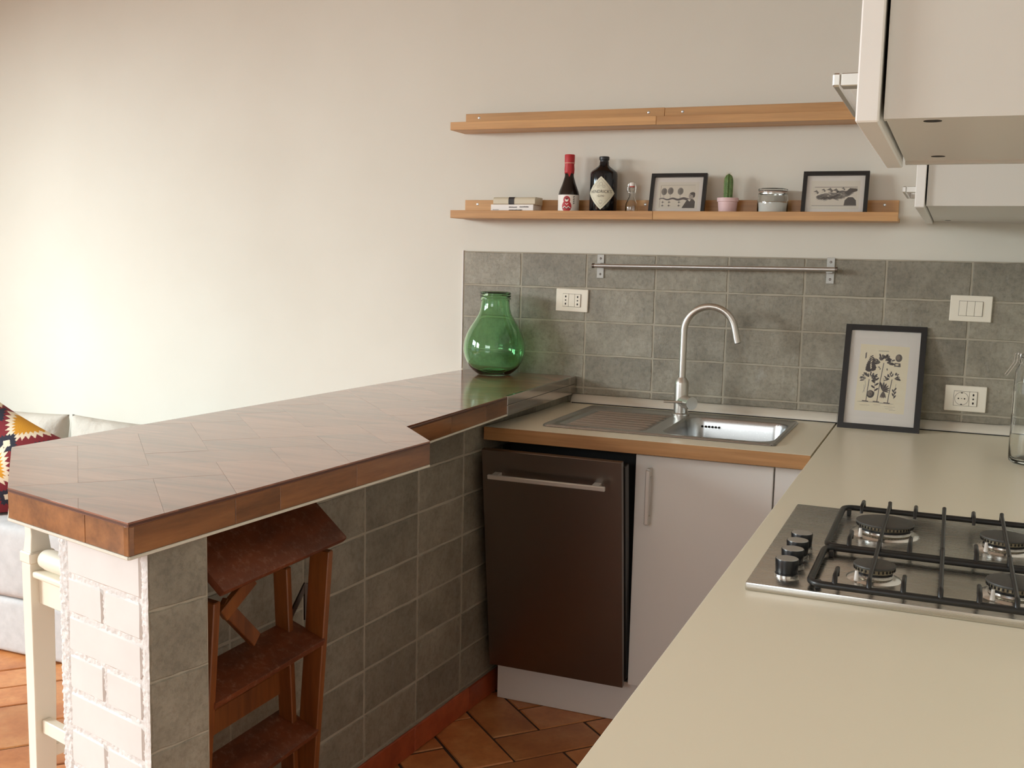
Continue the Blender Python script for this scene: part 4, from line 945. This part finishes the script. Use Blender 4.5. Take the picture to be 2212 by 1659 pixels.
obj('gasket', lathe(B(), [(0.040, 0.0802), (0.0458, 0.0802), (0.0458, 0.0814), (0.040, 0.0814)], 48, (cx, cy, SZ), closed=True), 'string', sj_o)

# ------------------------------------------------------------------ green demijohn
cx, cy = -0.9265, -0.127
gj = thing('green_glass_jar', 'big-bellied green glass vase standing on the far end of the bar top', 'vase', (cx, cy, TZ))
op = [(0, 0.004), (0.035, 0.003), (0.052, 0.0), (0.060, 0.002), (0.085, 0.022), (0.103, 0.050), (0.1115, 0.082), (0.112, 0.100), (0.107, 0.130), (0.094, 0.162), (0.076, 0.190), (0.061, 0.214), (0.0545, 0.232), (0.0515, 0.255), (0.0515, 0.268)]
rim = [(0.0545, 0.270), (0.0565, 0.273), (0.0545, 0.276), (0.0530, 0.278), (0.0560, 0.281), (0.0560, 0.285), (0.0535, 0.288), (0.0555, 0.291), (0.0555, 0.294), (0.0525, 0.297), (0.0485, 0.297)]
ip = [(0.0485, 0.255), (0.0515, 0.232), (0.058, 0.212), (0.073, 0.188), (0.091, 0.160), (0.104, 0.129), (0.109, 0.100), (0.1085, 0.082), (0.100, 0.051), (0.083, 0.026), (0.060, 0.010), (0.050, 0.0085), (0.030, 0.016), (0, 0.020)]
def smoothprof(p, n=3):
    for _ in range(n):
        q = [p[0]]
        for a, b in zip(p, p[1:]): q += [(0.75 * a[0] + 0.25 * b[0], 0.75 * a[1] + 0.25 * b[1]), (0.25 * a[0] + 0.75 * b[0], 0.25 * a[1] + 0.75 * b[1])]
        q.append(p[-1]); p = q
    return p
obj('glass_body', lathe(B(), smoothprof(op, 2) + rim + smoothprof(ip, 2), 72, (cx, cy, TZ + 0.0003)), 'green', gj, smooth=180)

# ------------------------------------------------------------------ tall clip jar at right edge
cx, cy = 0.806, -0.500
cj = thing('clip_top_jar', 'tall clear glass clip-top jar at the right edge of the picture', 'jar', (cx, cy, CZ))
outer = [(0, 0), (0.050, 0), (0.056, 0.006), (0.057, 0.02), (0.057, 0.205), (0.050, 0.220), (0.046, 0.225), (0.046, 0.238)]
inner = [(0.0425, 0.238), (0.0425, 0.224), (0.047, 0.217), (0.0535, 0.203), (0.0535, 0.02), (0.048, 0.008), (0, 0.007)]
obj('glass_body', lathe(B(), [(a_, b_ * 1.17) for a_, b_ in smoothprof(outer, 1) + smoothprof(inner, 1)], 48, (cx, cy, CZ)), 'clear', cj, smooth=60)
obj('lid', lathe(B(), [(0, 0.295), (0.035, 0.295), (0.047, 0.289), (0.048, 0.284), (0.044, 0.2805), (0, 0.2805)], 48, (cx, cy, CZ)), 'clear', cj, smooth=60)
bm = B()
rg = [(cx + 0.048 * math.cos(a), cy + 0.048 * math.sin(a), CZ + 0.268) for a in np.linspace(0, 2 * PI, 33)]; tube(bm, rg, 0.0012, 6, caps=False)
rg = [(cx + 0.0495 * math.cos(a), cy + 0.0495 * math.sin(a), CZ + 0.286) for a in np.linspace(0, 2 * PI, 33)]; tube(bm, rg, 0.0012, 6, caps=False)
ca_ = math.atan2(-0.30, -0.95); cd = Vector((math.cos(ca_), math.sin(ca_), 0)); sd = Vector((-cd.y, cd.x, 0)); c0 = Vector((cx, cy, CZ + 0.040))
for s in (-1, 1):
    p = lambda r, h, ss=s: tuple(c0 + cd * r + sd * (0.009 * ss) + Vector((0, 0, h)))
    tube(bm, [p(0.046, 0.228), p(0.052, 0.246), p(0.050, 0.256), p(0.058, 0.252), p(0.060, 0.232), p(0.063, 0.226), p(0.082, 0.196)], 0.0013, 6)
p = lambda s: tuple(c0 + cd * 0.082 + sd * s + Vector((0, 0, 0.196)))
tube(bm, [p(-0.009), p(0), p(0.009)], 0.0013, 6)
obj('wire_clasp', bm, 'wire', cj, smooth=60)

# ------------------------------------------------------------------ rail
rl = thing('utensil_rail', 'empty brushed-steel hanging rail on two brackets over the faucet', 'rail', (-0.18, 0, 1.39))
for x in (-0.5735, 0.211):
    z0, z1 = (1.347, 1.430) if x < 0 else (1.351, 1.435)
    b = obj('bracket', box(x - 0.0125, x + 0.0125, -0.0125, -0.0085, z0, z1, 0.0006), 'alu', rl)
    obj('rail_holder', box(x - 0.0105, x + 0.0105, -0.045, -0.0125, 1.3855, 1.4005, 0.001), 'alu', b)
    for z in (z0 + 0.014, z1 - 0.014):
        obj('screw', lathe(B(), [(0, 0.0016), (0.0022, 0.0016), (0.0035, 0.0005), (0.004, 0), (0, 0)], 16, M=Matrix.Translation((x, -0.0125, z)) @ Matrix.Rotation(PI / 2, 4, 'X')), 'steel_dark', b)
obj('rod', cyl(B(), (-0.585, -0.047, 1.3905), (0.2285, -0.047, 1.3975), 0.0075, 24), 'steel', rl, smooth=50)
for x, z in ((-0.5925, 1.3905), (0.2285, 1.3975)): obj('end_cap', cyl(B(), (x, -0.047, z), (x + 0.0075, -0.047, z), 0.0088, 24), 'steel_dark', rl, smooth=50)

# ------------------------------------------------------------------ sockets and switch
def plate(name, label, cat, xc, zc, tilt, kind):
    t = thing(name, label, cat, (xc, -0.008, zc)); M = Matrix.Translation((xc, 0, zc)) @ Matrix.Rotation(tilt, 4, 'Y')
    def part(nm, bm, mt, par=t):
        for v in bm.verts: v.co = M @ v.co
        return obj(nm, bm, mt, par)
    bm = B(); bx(bm, -0.0605, 0.0605, -0.0155, -0.008, -0.0405, 0.0405); bevel(bm, 0.002); part('cover_plate', bm, 'white_pl')
    part('surround', box(-0.0345, 0.0345, -0.0159, -0.0154, -0.0235, 0.0235), 'ink_grey')
    def hole(x, z, rx, par, rz=None):
        bm = lathe(B(), [(0, 0.0006), (rx, 0.0006), (rx, 0), (0, 0)], 14, M=Matrix.Translation((x, -0.0185, z)) @ Matrix.Rotation(PI / 2, 4, 'X')); 
        if rz:
            for v in bm.verts: v.co.z = z + (v.co.z - z) * rz
        part('socket_hole', bm, 'hole', par)
    if kind == 'it':
        for i, x in enumerate((-0.0225, 0, 0.0225)):
            m = part('module', box(x - 0.0108, x + 0.0108, -0.0188, -0.0155, -0.0226, 0.0226, 0.0008), 'white_pl')
            if i != 1:
                for z in (-0.013, 0, 0.013): hole(x, z, 0.0026, m, 1.5 if z else None)
    elif kind == 'sw':
        for x in (-0.0225, 0, 0.0225):
            bm = box(x - 0.0108, x + 0.0108, -0.0188, -0.0155, -0.0226, 0.0226, 0.0008)
            part('rocker', bm, 'white_pl')
    else:
        m = part('round_socket', box(-0.0333, 0.0108, -0.0185, -0.0155, -0.0226, 0.0226, 0.0008), 'white_pl')
        bm = lathe(B(), [(0.0195, 0.0006), (0.0205, 0.0006), (0.0205, 0.0), (0.0195, 0.0)], 32, M=Matrix.Translation((-0.0113, -0.0185, 0)) @ Matrix.Rotation(PI / 2, 4, 'X'), closed=True); part('socket_rim', bm, 'ink_grey', m)
        for x in (-0.0203, -0.0113, -0.0023): hole(x, 0, 0.0022 if x != -0.0113 else 0.0014, m)
        for z in (-0.018, 0.018): hole(-0.0113, z, 0.003, m, 0.5)
        m2 = part('module', box(0.0117, 0.0333, -0.0188, -0.0155, -0.0226, 0.0226, 0.0008), 'white_pl')
        for z in (-0.013, 0, 0.013): hole(0.0225, z, 0.0026, m2, 1.5 if z else None)
plate('power_socket', 'white double power socket on the tiles above the bar end', 'socket', -0.676, 1.2645, 0.02, 'it')
plate('light_switch', 'white triple rocker switch on the tiles, upper right', 'switch', 0.6385, 1.2865, 0.01, 'sw')
plate('power_socket', 'white socket plate with a round outlet, right of the botanical picture', 'socket', 0.642, 1.004, 0.005, 'round')

# ================================================================== STEP LADDER
yR, yL = -1.705, -2.085
ld = thing('step_ladder', 'reddish-brown wooden folding step ladder tucked under the bar', 'ladder', (-0.68, -1.9, 0))
th = math.radians(42)
def slab(x, z, depth, tilt, y0, y1, t, bv=0.004):
    M = Matrix.Translation((x, 0, z)) @ Matrix.Rotation(tilt, 4, 'Y')
    bm = box(-depth, 0, y0, y1, -t, 0, bv, 2)
    for v in bm.verts: v.co = M @ v.co
    return bm
obj('top_step', slab(-0.577, 0.8085, 0.165, math.radians(41), yL - 0.025, yR + 0.012, 0.017, 0.006), 'tread', ld, smooth=40)
for (x, z, t_) in ((-0.622, 0.580, 19), (-0.638, 0.370, 22), (-0.655, 0.160, 22)):
    obj('step', slab(x, z, 0.10, math.radians(t_), yL + 0.004, yR - 0.004, 0.016, 0.003), 'tread', ld, smooth=40)
for y in (yR, yL):
    bm = B(); beam(bm, (-0.636, y, 0.778), (-0.692, y, 0.0), 0.019, 0.048, (0, 1, 0)); bevel(bm, 0.002); obj('rail', bm, 'ladder', ld)
for y, s in ((yR - 0.045, 1), (yL + 0.045, -1)):
    bm = B(); beam(bm, (-0.700, y - 0.010 * s, 0.745), (-0.706, y + 0.043 * s, 0.0), 0.017, 0.036, (0, 1, 0)); bevel(bm, 0.002); obj('rear_leg', bm, 'ladder', ld)
bm = B(); beam(bm, (-0.722, yL + 0.04, 0.478), (-0.722, yR - 0.035, 0.478), 0.052, 0.014, (0, 0, 1)); bevel(bm, 0.0015); obj('rear_crossbar', bm, 'ladder', ld)
bm = B(); beam(bm, (-0.725, yL + 0.03, 0.12), (-0.725, yR - 0.025, 0.12), 0.045, 0.014, (0, 0, 1)); bevel(bm, 0.0015); obj('rear_crossbar', bm, 'ladder', ld)
bm = B(); beam(bm, (-0.672, -1.997, 0.737), (-0.672, -1.893, 0.633), 0.014, 0.030, (1, 0, 0)); bevel(bm, 0.0015); obj('brace', bm, 'ladder', ld)
bm = B(); beam(bm, (-0.655, -1.925, 0.772), (-0.670, -2.000, 0.716), 0.014, 0.030, (1, 0, 0)); bevel(bm, 0.0015); obj('brace', bm, 'ladder', ld)
bm = B(); beam(bm, (-0.684, yR + 0.012, 0.690), (-0.690, -1.742, 0.632), 0.004, 0.015, (1, 0, 0)); beam(bm, (-0.684, yR + 0.012, 0.690), (-0.684, -1.692, 0.610), 0.004, 0.014, (1, 0, 0)); obj('metal_stay', bm, 'steel_dark', ld)

# ================================================================== BAR STOOL
st = thing('bar_stool', 'cream painted wooden bar stool behind the white brick end of the bar', 'stool', (-1.15, -1.95, 0))
sx = Vector((0.967, -0.256, 0)).normalized(); sy = Vector((0.256, 0.967, 0)).normalized(); LO = Vector((-1.288, -1.862, 0))
def sp(a, b, z): v = LO + sx * a + sy * b; return (v.x, v.y, z)
SW, SDp = 0.36, 0.36
for i, (a, b) in enumerate(((0, 0), (SW, 0), (0, SDp), (SW, SDp))):
    left = (i % 2 == 0); ztop = 0.87 if left else 0.687
    bm = B(); s = 0.037
    lo = 0.0
    secs = [(0.0, 0.030, -0.008), (0.40, 0.036, 0.0), (0.65, 0.038, 0.0), (0.70, 0.038, 0.0), (0.77, 0.028, 0.0), (ztop, 0.026, -0.016)] if left else [(0.0, 0.026, 0.012), (0.40, 0.036, 0), (0.687, 0.038, 0)]
    rings = [[bm.verts.new(sp(a + off + dx * w_ / 2, b + dy * w_ * 0.72, z)) for dx, dy in ((-1, -1), (1, -1), (1, 1), (-1, 1))] for z, w_, off in secs]
    for q, r_ in zip(rings, rings[1:]):
        for k in range(4): bm.faces.new((q[k], q[(k + 1) % 4], r_[(k + 1) % 4], r_[k]))
    bm.faces.new(rings[0][::-1]); bm.faces.new(rings[-1]); bevel(bm, 0.0015)
    leg = obj('leg', bm, 'stool', st)
    if left:
        M = Matrix.Translation(sp(a, b, 0)) @ Matrix.Rotation(math.atan2(sx.y, sx.x), 4, 'Z'); bm = box(-0.0235, 0.0235, -0.030, 0.030, 0.706, 0.732, 0.003)
        for v in bm.verts: v.co = M @ v.co
        obj('leg_collar', bm, 'stool', leg)
def sbar(a0, b0, a1, b1, z0, z1, t=0.018, nm='stretcher'):
    bm = B(); beam(bm, sp(a0, b0, (z0 + z1) / 2), sp(a1, b1, (z0 + z1) / 2), z1 - z0, t, (0, 0, 1)); bevel(bm, 0.002); return obj(nm, bm, 'stool', st)
for b in (0, SDp): sbar(0.018, b, SW - 0.018, b, 0.305, 0.337, 0.022); sbar(0.018, b, SW - 0.018, b, 0.612, 0.674, 0.018, 'apron')
for a in (0, SW): sbar(a, 0.018, a, SDp - 0.018, 0.235, 0.265, 0.022); sbar(a, 0.018, a, SDp - 0.018, 0.612, 0.674, 0.018, 'apron')
ang = math.atan2(sx.y, sx.x)
M = Matrix.Translation(sp(0, 0, 0)) @ Matrix.Rotation(ang, 4, 'Z')
bm = box(0.016, SW + 0.03, -0.024, SDp + 0.024, 0.6745, 0.690, 0.006, 3)
for v in bm.verts: v.co = M @ v.co
obj('seat', bm, 'stool', st, smooth=60)
pr = [(0, 0), (0.010, 0.0), (0.013, 0.004), (0.010, 0.008), (0.014, 0.011), (0.021, 0.020), (0.0235, 0.040), (0.0235, 0.30), (0.014, 0.325), (0.010, 0.327), (0, 0.327)]
Mr = Matrix.Translation(sp(0.0185, 0.0, 0.7175)) @ Matrix.Rotation(ang, 4, 'Z') @ Matrix.Rotation(PI / 2, 4, 'Y')
obj('turned_rail', lathe(B(), pr, 28, M=Mr), 'stool', st, smooth=50)
sbar(0, 0.012, 0, SDp - 0.012, 0.765, 0.855, 0.014, 'back_slat')

# ================================================================== SOFA
so = thing('sofa', 'pale grey upholstered sofa against the wall behind the bar', 'sofa', (-2.6, -0.55, 0))
SX0, SX1 = -4.05, -1.78
def soft(x0, x1, y0, y1, z0, z1, r, bulge=0.012, n=10, amp=0.004, seed=0.0):
    bm = B(); bx(bm, x0, x1, y0, y1, z0, z1); bevel(bm, r, 4)
    bmesh.ops.subdivide_edges(bm, edges=[e for e in bm.edges if e.calc_length() > 0.12], cuts=n, use_grid_fill=True)
    c = Vector(((x0 + x1) / 2, (y0 + y1) / 2, (z0 + z1) / 2)); h = Vector(((x1 - x0) / 2, (y1 - y0) / 2, (z1 - z0) / 2))
    for v in bm.verts:
        p = v.co - c; q = Vector((p.x / h.x, p.y / h.y, p.z / h.z)); bl = [(1 - q[(i + 1) % 3] ** 2) * (1 - q[(i + 2) % 3] ** 2) * q[i] for i in range(3)]
        v.co += Vector(bl) * bulge; v.co += Vector((0, 0, 1)) * noise.noise(v.co * 5 + Vector((seed, 0, 0))) * amp + Vector((0, 1, 0)) * noise.noise(v.co * 6 + Vector((3, seed, 0))) * amp
    return bm
obj('base', soft(SX0, SX1, -1.000, -0.02, 0.005, 0.200, 0.02, 0.004, 6, 0.002), 'sofa', so, smooth=180)
for i, (a, b) in enumerate(((-3.93, -2.92), (-2.915, -1.90))):
    obj('seat_cushion', soft(a, b, -1.006, -0.20, 0.203, 0.462, 0.035, 0.006, 8, 0.003, i), 'sofa', so, smooth=180)
obj('backrest', soft(SX0, SX1, -0.20, -0.02, 0.20, 0.56, 0.04, 0.01), 'sofa', so, smooth=180)
obj('armrest', soft(-1.895, -1.78, -0.98, -0.21, 0.203, 0.50, 0.03, 0.006), 'sofa', so, smooth=180)
obj('armrest', soft(-4.05, -3.935, -0.98, -0.21, 0.203, 0.50, 0.03, 0.006), 'sofa', so, smooth=180)
def loose(name, xc, yc, zc, w_, h_, t, tilt, yaw, roll, mat, amp=0.02, N_=48, canvas=None):
    """soft square cushion: local x width, z height, y thickness"""
    M = Matrix.Translation((xc, yc, zc)) @ Matrix.Rotation(yaw, 4, 'Z') @ Matrix.Rotation(-tilt, 4, 'X') @ Matrix.Rotation(roll, 4, 'Y')
    def f(x, y, side):
        u = 2 * x / w_ - 1; v = 2 * y / h_ - 1
        pinch = 1 - 0.07 * (u * u) * (1 - v * v) - 0.0; pz = 1 - 0.07 * (v * v) * (1 - u * u)
        X = u * w_ / 2 * (1 - 0.06 * (1 - v * v) * abs(u)); Z = v * h_ / 2 * (1 - 0.06 * (1 - u * u) * abs(v))
        th_ = t / 2 * max(0, (1 - u ** 4)) ** 0.55 * max(0, (1 - v ** 4)) ** 0.55
        wr = amp * noise.noise(Vector((u * 2.3 + xc, v * 2.3, side))) * max(0, 1 - u ** 4) * max(0, 1 - v ** 4)
        return tuple(M @ Vector((X, side * (th_ + wr), Z)))
    return f, M
def cushion_mesh(f, w_, h_, N_, canvas=None):
    cv = canvas or Canvas(w_, h_, N_, N_, (1, 1, 1)); a = cv.mesh('cushion', lambda x, y: f(x, y, -1)); bm = B(); bm.from_mesh(a)
    n0 = len(bm.verts); b = cv.mesh('cushion', lambda x, y: f(x, y, 1)); bm.from_mesh(b); bmesh.ops.remove_doubles(bm, verts=list(bm.verts), dist=1e-5)
    me = bpy.data.meshes.new('cushion'); bmesh.ops.recalc_face_normals(bm, faces=list(bm.faces)); bm.to_mesh(me); bm.free(); return me
for i, (xc, yc, zc, w_, h_, yaw) in enumerate(((-2.47, -0.295, 0.592, 0.60, 0.250, 0.02), (-3.085, -0.295, 0.592, 0.60, 0.250, -0.01), (-3.655, -0.295, 0.592, 0.50, 0.250, 0.0))):
    f, M = loose('c', xc, yc, zc, w_, h_, 0.15, 0.10, yaw, 0.02 if i == 0 else -0.01, 'sofa_cushion', 0.012)
    me = cushion_mesh(f, w_, h_, 40); o = obj('back_cushion', me, 'sofa_cushion', None, smooth=180)
    tag(o, ['pale beige back cushion at the right end of the sofa, mostly behind the bar', 'pale beige back cushion directly behind the patterned cushion', 'pale beige back cushion at the far left end of the sofa'][i], 'cushion', 'beige back cushions on the sofa')
# kilim cushion
KW = 0.44; c = Canvas(KW, KW, 300, 300, srgb(128, 40, 48)); CRM = srgb(236, 222, 196); YEL = srgb(214, 152, 42); NAVY = srgb(46, 48, 62)
def serr(c, cx, cy, R, cols, n=7):
    """serrated stepped diamond medallion"""
    for col, r in cols:
        pts = []
        for q in range(4):
            a0 = q * PI / 2; p = Vector((math.cos(a0), math.sin(a0))); nx_ = Vector((math.cos(a0 + PI / 2), math.sin(a0 + PI / 2)))
            for k in range(n):
                t = k / n; base = p * (1 - t) + nx_ * t; t2 = (k + 0.5) / n; tip = (p * (1 - t2) + nx_ * t2) * (1.0 + 0.30 * (1 if r > R * 0.5 else 0.6))
                pts.append((cx + base.x * r, cy + base.y * r)); pts.append((cx + tip.x * r, cy + tip.y * r))
        c.poly(pts, col)
for col_x, ph in ((0.295, 0.0), (0.075, 0.0)):
    for k in range(5):
        y = 0.44 - 0.105 * k
        if k % 2 == 0: serr(c, col_x, y, 0.082, ((CRM, 0.082), (YEL, 0.058)), 7)
        else: serr(c, col_x, y, 0.040, ((NAVY, 0.040), (CRM, 0.016)), 5)
for k in range(4): serr(c, 0.185, 0.40 - 0.105 * k, 0.03, ((NAVY, 0.034), (CRM, 0.012)), 4); serr(c, 0.405, 0.385 - 0.105 * k, 0.03, ((NAVY, 0.030), (CRM, 0.012)), 4)
f, M = loose('k', -2.613, -0.860, 0.632, KW, KW, 0.15, 0.30, 0.30, math.radians(28), 'kilim', 0.006)
me = cushion_mesh(f, KW, KW, 300, c)
for v in me.vertices: v.co.z = max(v.co.z, 0.474)
o = obj('patterned_cushion', me, 'kilim', None, smooth=180)
tag(o, 'dark red kilim cushion with serrated cream, yellow and navy pattern on the sofa', 'cushion')
print('tiles', nt, 'objects', len(bpy.data.objects))
